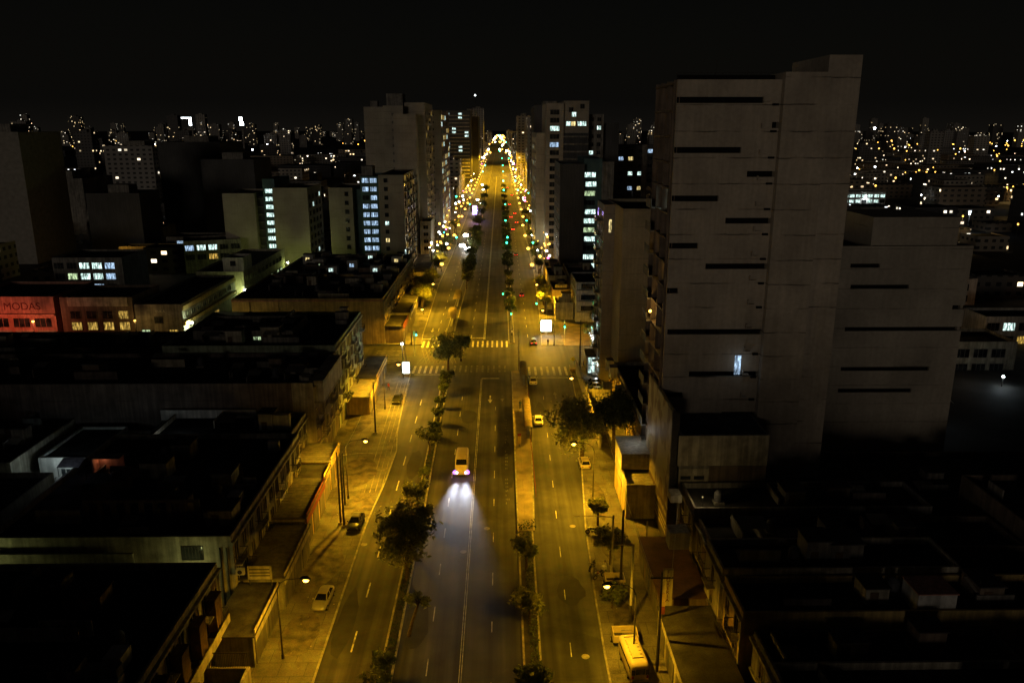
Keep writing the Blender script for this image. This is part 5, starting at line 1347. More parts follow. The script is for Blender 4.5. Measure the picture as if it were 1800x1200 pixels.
MB().box(xa + .5, xb - .5, Ya + .8, Ya + .9, 2, ztop - .8).build('slot_shade_back', DARK, A)  # shade of the slots put into the dark colour of this back wall
MB().box(xa + .4, xb - .4, Ya + 1, 137.6, ztop - .6, ztop - .4).build('roof', ROOF, A)
MB().box(52.8, 65.2, 112.6, 124, ztop - .4, 39.8).build('penthouse', TOWERG, A); MB().box(52.9, 67, Ya + .01, 112.59, ztop - .05, ztop + .02).build('terrace_edge', DARK, A)
for j in range(11):
    for i in range(2):
        pane = GLASS
        if (j, i) in ((5, 0), (5, 1)): pane = WHT
        if (j, i) == (6, 1): pane = WHT2
        win(A, 'W', (xa - .003, 113.4 + i * 2.9, 33.6 - j * 2.9), 2.0, 1.5, pane, GREYP)
# podium with the advertising banner
P = bthing('podium_building', 'podium with a big banner wall at the foot of the tallest tower', 0, 0)
MB().box(22.2, 33.2, 92, 100 - .01, 0, 15.2).build('wall', GREYP, P); MB().box(22.6, 33, 92.3, 99.6, 15.203, 15.3).build('roof', ROOF, P)
MB().box(22.0, 33.25, 91.9, 91.998, 11.2, 15.2).build('cracked_upper_panel', CREAM, P)
MB().box(22.25, 26, 91.93, 91.998, 0, 10.8).build('pale_render_strip', CREAM, P); [win(P, 'S', (23.1 + k * 1.7, 91.925, 9.6), 1.3, .5, None, CREAM, 0) for k in range(2)]
MB().box(26.05, 33.2, 91.95, 91.998, 0, 11.1).build('dark_render', BROWNP, P)
t = thing('added_podium_lamp', 'small warm lamp added on the roof corner to brighten the podium front', 'lamp', (23.6, 85.2, 8.5)); MB().tube((0, 0, 0), (0, 0, 1.6), .04).build('post', IRON, t); MB().ball((0, 0, 1.7), .1, nu=6, nv=4).build('bulb', WARM, t)
lamp_light(None, (23.6, 85.6, 10.4), 95, col=(1, .72, .3), spot=False, size=.2)  # lamp and fixture added to brighten the dark podium front
t = bthing('billboard', 'huge beige advertising banner along the podium facing the avenue', 21.0, 91.5, cat='billboard')
def banner():
    m, nt, out = newmat('banner_print'); L = nt.links.new
    g = N(nt, 'ShaderNodeNewGeometry'); sp = N(nt, 'ShaderNodeSeparateXYZ'); L(g.outputs['Position'], sp.inputs[0])
    mp = N(nt, 'ShaderNodeMapping'); mp.inputs['Scale'].default_value = (1, .32, .22); L(g.outputs['Position'], mp.inputs['Vector'])
    n = N(nt, 'ShaderNodeTexNoise'); n.inputs['Scale'].default_value = 1.3; n.inputs['Detail'].default_value = 2; L(mp.outputs[0], n.inputs['Vector'])
    r = ramp(nt, [(.50, (.26, .235, .18)), (.55, (.13, .09, .05)), (.64, (.09, .055, .035))]); L(n.outputs['Fac'], r.inputs['Fac'])
    r2 = ramp(nt, [(.0, (.05, .03, .025)), (1, (.05, .03, .025))])
    mx = N(nt, 'ShaderNodeMix', data_type='RGBA'); lt = N(nt, 'ShaderNodeMath', operation='LESS_THAN'); lt.inputs[1].default_value = 5.4
    L(sp.outputs['Z'], lt.inputs[0]); L(lt.outputs[0], mx.inputs['Factor']); L(r.outputs['Color'], mx.inputs['A']); mx.inputs['B'].default_value = (.05, .025, .03, 1)
    b = N(nt, 'ShaderNodeBsdfPrincipled'); b.inputs['Roughness'].default_value = .6; L(mx.outputs['Result'], b.inputs['Base Color']); L(b.outputs[0], out.inputs['Surface']); return m
MB().box(-.08, .0, 0, 15.5, 1.2, 18.5).build('banner', banner(), t)
b = MB()
for i in range(34): b.box(-.1, -.082, .5 + i * .43, .5 + i * .43 + R.uniform(.2, .36), 4.1, 4.1 + R.uniform(.4, .75))
b.box(-.1, -.082, .4, 15, 3.0, 3.35).box(-.1, -.082, .4, 15, 2.4, 2.7).box(-.1, -.082, .4, 15, 1.7, 2.1)
for i in range(8): b.box(-.1, -.082, 10.5 , 14.3, 7.6 + i * .42, 7.8 + i * .42)
b.build('banner_strips', CREAM, t); MB().box(.003, .3, .1, 15.4, 0, 18.7).build('frame', IRON, t)
MB().box(.31, 1.1, .8, 1.0, 0, 18).build('stay', IRON, t)
# ---- right side low houses in the foreground
for (y0, y1, h, dp, fx, m_, fl, lab) in (
    (46, 57.5, 8.6, 30, 22.6, CREAM, 3, 'cream house cut by the lower right edge of the view'), (57.9, 63.6, 7.4, 22, 23.2, GREYP, 2, 'narrow grey house with a dark recess at the lower right edge'),
    (64, 70.2, 9.0, 30, 22.2, YELP, 3, 'yellow-fronted house with one framed window at lower right'), (70.5, 76.6, 9.6, 24, 22.0, CREAM, 3, 'cream house with a pale parapet frame behind the yellow front'),
    (77, 84, 8.2, 34, 22.9, BROWNP, 3, 'brown house behind the flower shop sign'), (84.4, 91.4, 9.2, 28, 22.5, GREYP, 3, 'grey house with a side pilaster next to the banner podium')):
    terrace('terrace_house', lab, 1, y0, y1, h, dp, m_, fx=fx, floors=fl, nclut=2, bw=3.1, trim=CREAM, bal=(fl == 3), ww=1.1)
for (x0, y0, x1, y1, h, lab) in ((56.5, 58, 74, 74, 8.4, 'black-roofed house in the middle of the dark lower right'), (57.5, 74.5, 72, 91, 10.2, 'taller black block in the dark lower right under the lower tower'), (74.5, 60, 96, 80, 7.2, 'low black roof at the lower right edge'), (72.5, 80.5, 100, 92, 9.0, 'black roof behind the low one at the lower right edge'), (46, 46, 56, 57.4, 9.2, 'small black roof at the very bottom right')):
    t = bthing('house', lab, x0, y0, cat='house'); body(t, 0, x1 - x0, 0, y1 - y0, h, RC.choice([GREYP, BROWNP, CREAM])); clutter(t, 0, x1 - x0, 0, y1 - y0, h - .7, 2)
t = bthing('house', 'dark courtyard block below the two blank towers', 34, 92, cat='house'); body(t, 0, 60, 0, 15, 6.5, BROWNP); clutter(t, 0, 60, 0, 7, 5.8, 5)
t = bthing('roof_panel', 'pale square roof hatch on the black hall at lower right', 38.5, 64.4, cat='roof hatch'); MB().box(0, 3.6, 0, 3.0, 8.2, 10.4).build('hut_wall', WHITEP, t); MB().box(-.1, 3.7, -.1, 3.1, 10.402, 10.5).build('lid', PINKP, t)
shop('low forecourt building with dark tiled roof in front of the yellow house', 16.4, 21.8, 60.4, 73.2, 3.5, CREAM, ROOFC, front='W', shutters=3, sign=None, eave=.1)
shop('low reddish forecourt roof behind the flower shop sign', 16.9, 22.2, 74.9, 88.0, 3.4, BROWNP, surf('reddish_roof', (.13, .07, .05), var=.4, scale=.5, grime=.4), front='W', shutters=3, eave=.1)
t = bthing('pale_annex', 'pale building with a white-lit roof deck left of the banner', 17.0, 99.2)
body(t, 0, 4.6, 0, 11, 5.2, CREAM, TINL, par=.5); MB().box(0, 4.6, 5, 11.3, 5.21, 7.6).build('upper_storey', WHITEP, t); MB().box(-.1, 4.5, 4.6, 11.5, 7.603, 7.75).build('upper_roof', TINL, t)
for i in range(3): MB().box(-.08, -.003, .6 + i * 3.6, 3.2 + i * 3.6, .2, 3.6).build('roller_shutter', YELP, t)
b = MB(); [b.box(.2, 4.4, 4.9, 4.98, 5.6 + k * .55, 5.85 + k * .55) for k in range(3)]; b.build('stair_balustrade', WHITEP, t)
lamp_light(None, (19.2, 107.5, 9.8), 60, col=(.85, .95, 1), spot=False, size=.4)
# walled car park and plaza building
t = bthing('car_park_wall', 'long low wall enclosing the car park at right', 16.4, 124, cat='wall'); MB().box(0, .3, 0, 44, 0, 3.0).box(.302, 5.0, 24, 24.2, 0, 2.6).build('wall', CREAM, t)
t = bthing('glass_pavilion', 'white-lit glass fronted pavilion behind the car park', 18.8, 166, cat='shop'); 
MB().box(0, 5, 0, 6, 0, 4).build('wall', GREYP, t); MB().box(-.2, 5.2, -.2, 6.2, 4.003, 4.2).build('roof', ROOFC, t)
for i in range(3):
    for j in range(2): MB().box(.2 + i * 1.6, 1.6 + i * 1.6, -.06, -.004, .4 + j * 1.8, 2.0 + j * 1.8).build('pane', WHT if (i, j) != (1, 0) else GLASS, t)
lamp_light(None, (20.5, 163.4, 3), 120, col=(.9, 1, 1), spot=False)
terrace('terrace_house', 'old house row between car park and great tower with a lit yellow gable', 1, 114.5, 146, 8.8, 11, CREAM, fx=21.6, floors=3, nclut=3, bw=3.0, trim=YELP, lit={(0, 3): WARMD})
# cream tower behind the car park
t = bthing('apartment_tower', 'narrow cream tower with a plain front left of the tallest tower', 22.9, 149.5, cat='tower')
body(t, 0, 15, 0, 22, 37.4, TOWERY, par=.6)
MB().box(-2.2, -.003, 10.5, 22, 0, 37.2).build('side_bay', TOWERG, t)
for j in range(12):
    zz = 36.2 - j * 3.0
    for i in range(3):
        win(t, 'W', (-2.203, 12.4 + i * 3.7, zz - 1.3), 2.6, 1.8, GLASSG if (i + j) % 2 else None, CREAM, 1)
    balcony(t, 'W', (-2.203, 16, zz - 2.6), 3.4, 1.1, CREAM, True)
win(t, 'S', (-.9, 10.497, 33), .6, 2.6, WARM, IRON, 0)
# plaza side: white building with balconies, low houses up the right side
t = bthing('balcony_house', 'three-storey white house with barred balconies facing the plaza', 20.6, 214.5, cat='house')
body(t, 0, 8, 0, 16, 11.2, WHITEP, par=.4)
for j in range(3):
    MB().box(.3, 7.8, -.9, -.003, 1.9 + j * 3.1, 2.9 + j * 3.1).build('balcony_front', WHITEP, t)
    b = MB(); [b.box(.4 + k * .5, .44 + k * .5, -.88, -.84, 2.902 + j * 3.1, 4.5 + j * 3.1) for k in range(15)]; b.build('bars', IRON, t)
    win(t, 'S', (4, -.003, 3.9 + j * 3.1), 5, 1.3)
for j in range(3): [win(t, 'W', (-.003, 3 + 4 * i, 3.9 + j * 3.0), 2, 1.4, None, YELP) for i in range(4)]
for (x0, y0, x1, y1, h, m_, lab) in ((15.2, 217, 20.2, 226, 5, CREAM, 'low pale house with a lit yard at the plaza edge'), (15.2, 228, 20.4, 243, 6.4, BROWNP, 'brown-roofed low house behind the plaza edge house'),
                             (14.9, 245, 20.6, 262, 7.6, CREAM, 'long low house with a dark red roof under the dark slab'), (20.9, 233, 30, 262, 8.5, GREYP, 'grey backyard house beside the low avenue houses'), (15.2, 264, 20.8, 281, 6.2, YELP, 'low shop row lit white at the foot of the dark slab')):
    t = bthing('low_house', lab, x0, y0, cat='house'); body(t, 0, x1 - x0, 0, y1 - y0, h, m_, ROOFC, par=.5); [win(t, 'W', (-.003, 2 + k * 3.4, h * .5), 1.8, 1.4, WARMD if k % 3 == 0 else None, CREAM) for k in range(int((y1 - y0) / 3.5))]
    clutter(t, 0, x1 - x0, 0, y1 - y0, h - .5, 1)
# ---- dark slab with a lit stair core
t = bthing('apartment_tower', 'dark slab tower with a bright column of lit stair windows at right', 21, 285, cat='tower')
body(t, 0, 8.6, 0, 30, 39.8, DARKW); MB().box(8.602, 15, 3, 28, 0, 41.5).build('stair_core', TEALW, t); MB().box(15.002, 19, 1, 28, 0, 40.5).build('east_wing', GREYP, t)
for j in range(11):
    k = [WHT, WHT, GRN, None, WHT, WHT, GRN, WHT, None, WHT, WHT][10 - j]
    win(t, 'S', (10.9 + (.3 if j % 3 == 0 else 0), 2.997, 3.4 + j * 3.25), 3.8, 1.7, k or GLASS, TEALW, 2)
for j in range(11):
    for i in range(5): win(t, 'W', (-.003, 3 + i * 6, 3 + j * 3.3), 2.2, 1.6, WARMD if (i * 3 + j * 5) % 11 == 0 else GLASSG, GREYP)
# ---- R1 tower with balconies and lit top flats
t = bthing('apartment_tower', 'pale stepped tower with lit top flats and dark recessed balconies at right', 18.4, 330, cat='tower')
body(t, 0, 7.0, 0, 34, 61.5, TOWERG); body(t, 7.0, 17.2, 1.5, 34, 62.4, TOWERG)
MB().box(7.05, 17.1, 1.2, 1.47, 4, 50).build('recess', DARKW, t)
for j in range(15): MB().box(7.1, 17.1, -.4, 1.19, 7.0 + j * 2.95, 7.6 + j * 2.95).build('balcony', TEALW if False else GREYP, t)
for j in range(18):
    win(t, 'S', (3.4, -.003, 4.5 + j * 3.15), 3.6, 1.8, WHT if j in (15,) else (WHT2 if j == 13 else GLASS), GREYP, 2)
for i, (x, zz, m_) in enumerate(((9, 53.6, WHT), (11, 53.6, WARM), (13.6, 53.6, WHT), (15.3, 53.6, WHT), (10, 59, GLASS), (11.2, 57.2, WHT), (14.5, 60.3, GLASS))): win(t, 'S', (x, 1.497, zz), 1.7, 1.7, m_, GREYP, 1)
MB().box(-3.4, -.002, 12, 60, 0, 50).build('avenue_wing', TOWERG, t)
for j in range(14):
    for i in range(7):
        win(t, 'W', (-3.403, 15 + i * 6.6, 4 + j * 3.3), 3.0, 1.9, [WARM, WHT, WARMD, None, GLASSG, None, GLASSG, None, None, WARMD, None][(i * 5 + j * 3) % 11], CREAM)
MB().box(17.3, 24, 8, 34, 0, 57.4).build('east_wing', GREYP, t); grid(t, 'S', 8, 17.6, 23.7, 4, 57, 2, 16, 1.6, 1.5, lambda i, j: WHT if (i, j) in ((1, 14), (0, 11), (1, 7)) else GLASS, GREYP)
MB().box(24.002, 31, 12, 34, 0, 54).build('dark_wing', DARKW, t)
# lower flats block between and behind
t = bthing('apartment_block', 'broad dark block of flats with scattered lit rooms beside the stepped tower', 34, 392)
body(t, 0, 46, 0, 20, 44, DARKW); 
for k in range(3): MB().box(-.02 + k * 17, 2.4 + k * 17, -.5, -.003, 0, 44.2).build('pier', GREYP, t)
grid(t, 'S', 0, 3, 45, 8, 43, 9, 10, 2.2, 1.7, lambda i, j: [WHT, None, GLASS, WHT2, None, GLASS, None, WHT, None, GLASS, WARM, None, None][(i * 7 + j * 5) % 13] or GLASS, GREYP)
# ---- left: front tower with a bluish lit stair column
t = bthing('apartment_tower', 'low twin-wing tower with a bluish column of lit stair windows at left', -62, 290, cat='tower')
body(t, 0, 8.6, 2, 26, 31.2, TOWERG); MB().box(8.602, 11.4, 5, 26, 0, 30.5).build('recess_bay', TEALW, t); body(t, 11.4, 18.2, 2.5, 26, 35.2, TEALW); MB().box(11.6, 15.6, 6, 12, 35.2, 38.6).build('lift_house', GREYP, t); body(t, 18.4, 27.3, 0, 40, 35.8, TOWERG)
for j in range(11):
    for i in range(2): win(t, 'S', (13.3 + i * 2.9, 2.497, 3.2 + j * 3.05), 2.3, 1.6, [WHT2, WHT2][i] if (i, j) != (0, 8) else GLASS, TEALW, 1)
    win(t, 'S', (21.0, -.003, 3.4 + j * 3.05), 1.3, 1.4, WHT if j == 5 else (WARM if j == 3 else GLASS), GREYP, 0)
    if j < 9: win(t, 'S', (6.4, 1.997, 3.4 + j * 3.2), 1.3, 1.5, GLASS, GREYP, 0)
for j in range(11):
    for i in range(4): balcony(t, 'E', (27.303, 5 + i * 9, 2.6 + j * 3.05), 5, 1.3, GREYP); win(t, 'E', (27.303, 5 + i * 9, 3.9 + j * 3.05), 3, 1.9, [GLASS, GLASSG, WARMD, GLASS][(i + j * 3) % 4])
t = bthing('apartment_tower', 'pair of joined towers with a column of lit stair windows at far left', -104, 300, cat='tower')
body(t, 0, 12, 3, 26, 28.4, TOWERG); MB().box(12.002, 15, 6, 26, 0, 27).build('recess_bay', DARKW, t); body(t, 15, 19.5, 4, 26, 33.6, TEALW); body(t, 19.6, 32.5, 0, 24, 30.6, TOWERG)
for j in range(10): win(t, 'S', (17.4, 3.997, 2.6 + j * 2.95), 3.2, 1.5, WHT if j > 1 else WHT2, TEALW, 2)
for j in range(9): [win(t, 'E', (32.503, 3 + 5.5 * i, 3 + 3 * j), 2.0, 1.6, WHT if (i * 3 + j * 7) % 13 == 0 else GLASS, GREYP) for i in range(4)]; balcony(t, 'S', (13.5, 5.997, 3 + j * 2.9), 2.4, 1.4, GREYP)
# ---- L2 big slab group
t = bthing('apartment_tower', 'tallest massed slab group left of the avenue with stepped tops', -58, 350, cat='tower')
body(t, 0, 8.5, 3, 44, 60.6, TOWERG); body(t, 8.6, 17.0, 0, 44, 61, TOWERG); body(t, 13.2, 22.6, -3, 40, 57.6, TOWERG); body(t, 17.1, 25.8, 5, 44, 62.4, TOWERG); MB().box(9, 16, 9, 20, 61, 66.2).build('lift_house', GREYP, t); MB().box(2, 5, 9, 14, 60.6, 63.2).build('lift_house', GREYP, t)
for j in range(18):
    for i in range(4): 
        win(t, 'E', (25.803, 9 + i * 9.5, 4 + j * 3.2), 3.2, 1.9, [GLASS, GLASS, GLASSG, WARMD, GLASS][(i * 3 + j * 2) % 5], CREAM)
    balcony(t, 'E', (25.803, 9, 2.8 + j * 3.2), 6, 1.6, CREAM); balcony(t, 'E', (25.803, 28, 2.8 + j * 3.2), 6, 1.6, CREAM)
    MB().box(12.2, 13.1, -.25, -.003, 2.5 + j * 3.2, 3.6 + j * 3.2).build('service_ledge', GREYP, t)
t = bthing('apartment_tower', 'plain slab tower right behind the massed group with glazed avenue side', -45.5, 405, cat='tower')
body(t, 0, 16.5, 0, 64, 60.4, TOWERG); MB().box(.5, 15, -3, -.003, 0, 22).build('low_front', TOWERG, t)
for j in range(17):
    for i in range(5): win(t, 'E', (16.503, 5 + i * 12.5, 5 + j * 3.25), 7.5, 2.2, [GLASSG, WARM, GLASS, GLASSG, WHT, GLASSG, WARMD][(i * 5 + j * 4) % 7], CREAM, 3)
t = bthing('apartment_tower', 'office-like tower with wide horizontal window bands left of the far avenue', -55, 790, cat='tower')
body(t, 0, 27, 0, 30, 68, DARKW)
for j in range(18):
    MB().box(1, 25.6, -1.2, -.003, 5 + j * 3.4, 5.9 + j * 3.4).build('balcony_band', CREAM, t)
    for i in range(4):
        if (i * 7 + j * 5) % 9 in (0, 4) and j > 6: MB().box(3 + i * 6, 6.4 + i * 6, -.2, -.003, 6.2 + j * 3.4, 7.9 + j * 3.4).build('lit_window', WHT, t)
t = bthing('apartment_tower', 'dark tower directly right of the banded tower over the far avenue', -31, 830, cat='tower'); body(t, 0, 9, 0, 60, 63, DARKW)
shop('bright shopfront at the foot of the balcony towers', -29.6, -24.2, 264, 284, 5.4, WHITEP, ROOFC, sign=WHITEP, shutters=4)
t = bthing('cream_house', 'cream four-storey house against the big slab group', -34, 338, cat='house'); body(t, 0, 4.6, 0, 14, 14, CREAM); grid(t, 'S', 0, .4, 4.4, 1, 13, 1, 4, 2, 1.5, None, YELP)
t = bthing('light_sign', 'thin white vertical light strip at the foot of the twin-wing tower', -34.0, 284, cat='sign'); MB().box(-.2, .2, -.1, .1, 2, 10).build('tube', WHT, t); MB().box(-.3, .3, .1, .2, 0, 10.2).build('backing', IRON, t)
# ================================================================== THE TOWN BEYOND
RF = random.Random(23)
taken = [(-132, 180, -66, 285), (-106, 296, -70, 330), (-66, 190, 32, 480), (30, 385, 84, 415), (15, 190, 32, 300)]
HM = {}
def far_house(x, y, w_, d_, h, mat, label, group, cat='house', name='far_house', pent=False):
    if abs(x) < 3000:
        k = (round(w_), round(d_), round(h), mat.name, pent)
        if k not in HM:
            a, c_ = w_ / 2, d_ / 2
            b = MB().box(-a, a, -c_, c_, 0, h, 0, 1)
            t_ = .25; hh = h + .6
            b.box(-a, a, -c_, -c_ + t_, h, hh, 0).box(-a, -a + t_, -c_ + t_, c_, h, hh, 0).box(a - t_, a, -c_ + t_, c_, h, hh, 0)
            if pent: b.box(-a * .4, a * .3, -c_ * .4, c_ * .4, h, h + 3.4, 0, 1)
            HM[k] = b.mesh(name, [mat, ROOF])
        o = link(name, HM[k], None, (x, y, 0)); tag(o, label, cat, group); return o
def blocked(x, y, w_, d_):
    for (a, b_, c_, d2) in taken:
        if a < x + w_ / 2 and c_ > x - w_ / 2 and b_ < y + d_ / 2 and d2 > y - d_ / 2: return True
    return False
# rows along the avenue
k = 0
for side in (-1, 1):
    y = 480 if side < 0 else 425
    while y < 3300:
        L_ = RF.uniform(18, 38) * (1 if y < 1200 else 2.2); h = RF.choice([9, 12, 15, 18, 24, 36, 42]) if y > 900 else RF.choice([8, 11, 12, 15, 27])
        if side < 0 and 760 < y + L_ / 2 < 900: y += L_; continue
        wd = RF.uniform(14, 22); x = side * (33 + wd / 2) if side < 0 else 20.5 + wd / 2 + 3
        o = far_house(round(x), y + L_ / 2, wd, L_ - 1, h, RF.choice(FARW if h < 20 else FART), ('low' if h < 14 else 'mid-height') + (' dark block in the left frontage' if side < 0 else ' dark block in the right frontage') + ' of the far avenue', 'blocks fronting the far avenue ' + ('left' if side < 0 else 'right') + (' low' if h < 14 else ' mid'), cat='building', name='avenue_block', pent=h > 20)
        y += L_ + RF.choice([0, 0, 0, 10])
for (x, y, w_, d_, h, mat, lab) in ((33, 560, 22, 60, 66, DARKW, 'tall unlit dark tower right of the far avenue'), (30, 690, 16, 50, 60, FART[0], 'slim tower in front of the far right avenue end'), (28, 1000, 16, 60, 66, FART[0], 'hazy tower nearest the vanishing point on the right'),
                            (-42, 1150, 18, 80, 74, FART[0], 'hazy tower nearest the vanishing point on the left'), (-40, 1500, 20, 60, 86, FART[0], 'hazy tower second from the vanishing point on the left'), (-60, 980, 18, 40, 66, DARKW, 'dark tower behind the banded tower'),
                            (-196, 330, 26, 30, 50.5, surf('dim_tower', (.27, .25, .22), var=.2), 'broad blank tower at the left edge of the view'), (-262, 600, 34, 40, 40, FART[0], 'grey tower block with a few lit flats left of the black block'), (-170, 470, 34, 40, 44.6, DARKW, 'large black tower block left of the balcony towers'), (-212, 400, 30, 30, 29, GREYP, 'dim long block behind the left rooftops'),
                            (-135, 420, 26, 30, 37, DARKW, 'black slab beside the large black block'), (-160, 345, 22, 20, 26, DARKW, 'dim blank block second from the left edge')):
    o = thing('far_tower', lab, 'tower', (x, y, 0)); body(o, -w_ / 2, w_ / 2, -d_ / 2, d_ / 2, h, mat)
    MB().box(-w_ * .2, w_ * .2, -d_ * .2, d_ * .2, h - .69, h + 3).build('lift_house', GREYP, o)
# left: lit school-like block and others seen as rows of windows
def litblock(x, y, w_, d_, h, lab, rows_, mats, wall=GREYP, rz=0.0):
    t = thing('building', lab, 'building', (x, y, 0), rz); body(t, 0, w_, 0, d_, h, wall)
    n = int(w_ / 4)
    for j, row in enumerate(rows_):
        for i in range(n):
            c_ = row[i % len(row)]
            win(t, 'S', (2 + i * 4.0, -.003, h - 2.6 - j * 3.4), 3.0, 1.9, mats[c_] if c_ in mats else GLASS, GREYP, 2)
MT = {'w': WHT, 'b': WHT2, 'g': GRN, 'y': WARM, 'a': WARMD}
litblock(-142, 252, 22, 18, 12.4, 'dark block with three floors of bluish lit windows at left', ['..wwb', '.gwwb', '.gwb.'], MT)
litblock(-116, 292, 20, 14, 12.0, 'low block with a slanting row of lit upper windows', ['bww..', '..a..'], MT, rz=.35)
litblock(-178, 352, 30, 14, 10, 'yellow-lit house row on the left middle street', ['..y.w.y', '.......'], MT, YELP)
litblock(-152, 318, 26, 8, 6.5, 'long low yellow wall glowing at left', ['.......'], MT, YELP)
litblock(-62, 334, 16, 12, 14, 'small block with a bright white band between the left towers', ['wwww', '..b.'], MT, WHITEP)
litblock(-140, 335, 20, 14, 8, 'dim house row with one lit shop window at left', ['.b...', '.....'], MT)
lamp_light(None, (-150, 312, 6), 500, col=(1, .6, .1), spot=False, size=.5); lamp_light(None, (-166, 342, 5), 260, col=(1, .65, .2), spot=True, size=.5, ang=170)
# right middle distance
litblock(118, 235, 26, 14, 8, 'dim white villa with arched openings behind the lower blank tower', ['.......', '.w.....'], MT, WHITEP)
litblock(150, 330, 34, 14, 7, 'long dim house with a few lit rooms at the right edge', ['..ww....', '........'], MT, CREAM)
litblock(112, 290, 26, 12, 7, 'cream house row beside the dark car park at right', ['........', '..a.....'], MT, CREAM)
litblock(190, 520, 60, 20, 12, 'white-lit market building at the right edge', ['wwwwwwwwwwwwwww', 'w.ww.w.wwww.w'], MT, WHITEP)
litblock(92, 168, 22, 12, 6.5, 'low dim house behind the dark yard right of the blank towers', ['.a..', '....'], MT, CREAM)
litblock(120, 190, 24, 10, 7, 'pale two-storey house left of the orange-lit street', ['.w...', '..a..'], MT, WHITEP)
lamp_light(None, (110, 184, 7), 260, col=(1, .6, .25), spot=False, size=.4); lamp_light(None, (98, 160, 6), 90, col=(1, .75, .45), spot=False, size=.4)
white_lamp(121, 231, 4.5, 260, 'greenish white lamp on the villa at right', col=(.7, 1, .85))
white_lamp(104, 156, 2.0, 130, 'bluish white lamp in the dark yard behind the lower tower', col=(.7, .9, 1))
lamp_light(None, (122, 222, 7), 900, col=(1, .42, .12), spot=False, size=.5); lamp_light(None, (160, 318, 6), 1200, col=(1, .6, .2), spot=False); lamp_light(None, (112, 286, 7), 900, col=(1, .7, .3), spot=False)
struct('right_street', MB().quad((90, 214, -.02), (260, 214, -.02), (260, 226, -.02), (90, 226, -.02)), surf('street_dust', (.2, .12, .08), var=.5, scale=.3, grime=.5))
t = thing('blue_canopy', 'pale tent canopy lit bluish behind the lower tower', 'canopy', (76, 138, 0)); MB().poly([(0, 0, 4), (6, 0, 4), (3, 3, 8)]).poly([(6, 0, 4), (9, 2, 2), (3, 3, 8)]).build('cloth', WHITEP, t)
for q in ((0, 0), (6, 0)): MB().tube((q[0], q[1], 0), (q[0], q[1], 4), .06).build('pole', IRON, t)
lamp_light(None, (80, 134, 5), 45, col=(.75, .9, 1), spot=False)
# low houses fill both sides
n = 0
def zone_label(x, y):
    s = 'left' if x < 0 else 'right'
    return s, ('near' if y < 420 else ('middle' if y < 800 else 'distant'))
cands = []
for side in (-1, 1):
    for y0, y1, step, xmax in ((196, 420, 17, 330), (420, 800, 29, 560), (800, 1500, 58, 1000)):
        y = y0
        while y < y1:
            x = 44
            while x < min(xmax, y * .68 + 30):
                w_, d_ = step * RF.uniform(.7, 1.05), step * RF.uniform(.65, .95)
                if RF.random() < .84: cands.append((side * (x + w_ / 2), y + RF.uniform(-3, 3), w_ * .95, d_))
                x += w_ * RF.choice([1, 1, 1, 1.35])
            y += step
RF.shuffle(cands)
far = []
for (x, y, w_, d_) in cands:
    if blocked(x, y, w_, d_) or (x > 40 and x < 100 and y < 170) or len(far) > 292: continue
    if x > 85 and 208 < y < 232: continue
    if any(abs(x - a) < (w_ + b_) / 2 and abs(y - c_) < (d_ + e_) / 2 for a, b_, c_, e_ in ((-196, 28, 330, 32), (-170, 36, 470, 42), (-131, 26, 261, 20), (-106, 24, 300, 22), (-163, 34, 358, 18), (131, 30, 242, 18), (167, 38, 337, 18), (125, 30, 296, 16), (220, 64, 530, 24), (-54, 18, 340, 14), (-212, 34, 400, 34), (-135, 30, 420, 34), (-160, 24, 345, 24))): continue
    h = RF.choice([4, 6, 6, 7, 9, 9, 12]) if y < 420 else RF.choice([6, 7, 9, 10, 12, 15, 18])
    s, zz = zone_label(x, y); m_ = RF.choice(FARW)
    tone = {'far_wall_pale': 'pale', 'far_wall_grey': 'grey', 'far_wall_brown': 'brownish', 'far_wall_dark': 'dark'}[m_.name]
    o = far_house(x, y, w_, d_, h, m_, f'{tone} {"low" if h < 8 else "taller"} flat-roofed house in the {zz} {s} town', f'{tone} {"low" if h < 8 else "taller"} houses of the {zz} {s} town'); far.append((x, y, h))
# towers of the skyline
for i in range(260):
    y = RF.uniform(900, 3400) if i < 170 else RF.uniform(3000, 5200); x = RF.uniform(-1, 1) * (y * .66 + 40)
    if abs(x) < 70 + (y > 1500) * 10: continue
    h = RF.choice([22, 28, 35, 42, 56]) * (1 if y < 1700 else (1.3 if y < 3000 else 1.15)) * (1.12 if abs(x) > 300 else 1)
    w_ = RF.uniform(16, 30); m_ = RF.choice(FART); tone = {'far_tower_grey': 'grey', 'far_tower_pale': 'pale', 'far_tower_dark': 'dark'}[m_.name]
    s = 'left' if x < 0 else 'right'
    far_house(x, y, w_, w_ * .8, h, m_, f'{tone} {"tall" if h > 40 else "medium"} skyline tower with scattered lit windows on the {s}', f'{tone} {"tall" if h > 40 else "medium"} skyline towers on the {s}', cat='tower', name='skyline_tower', pent=True)
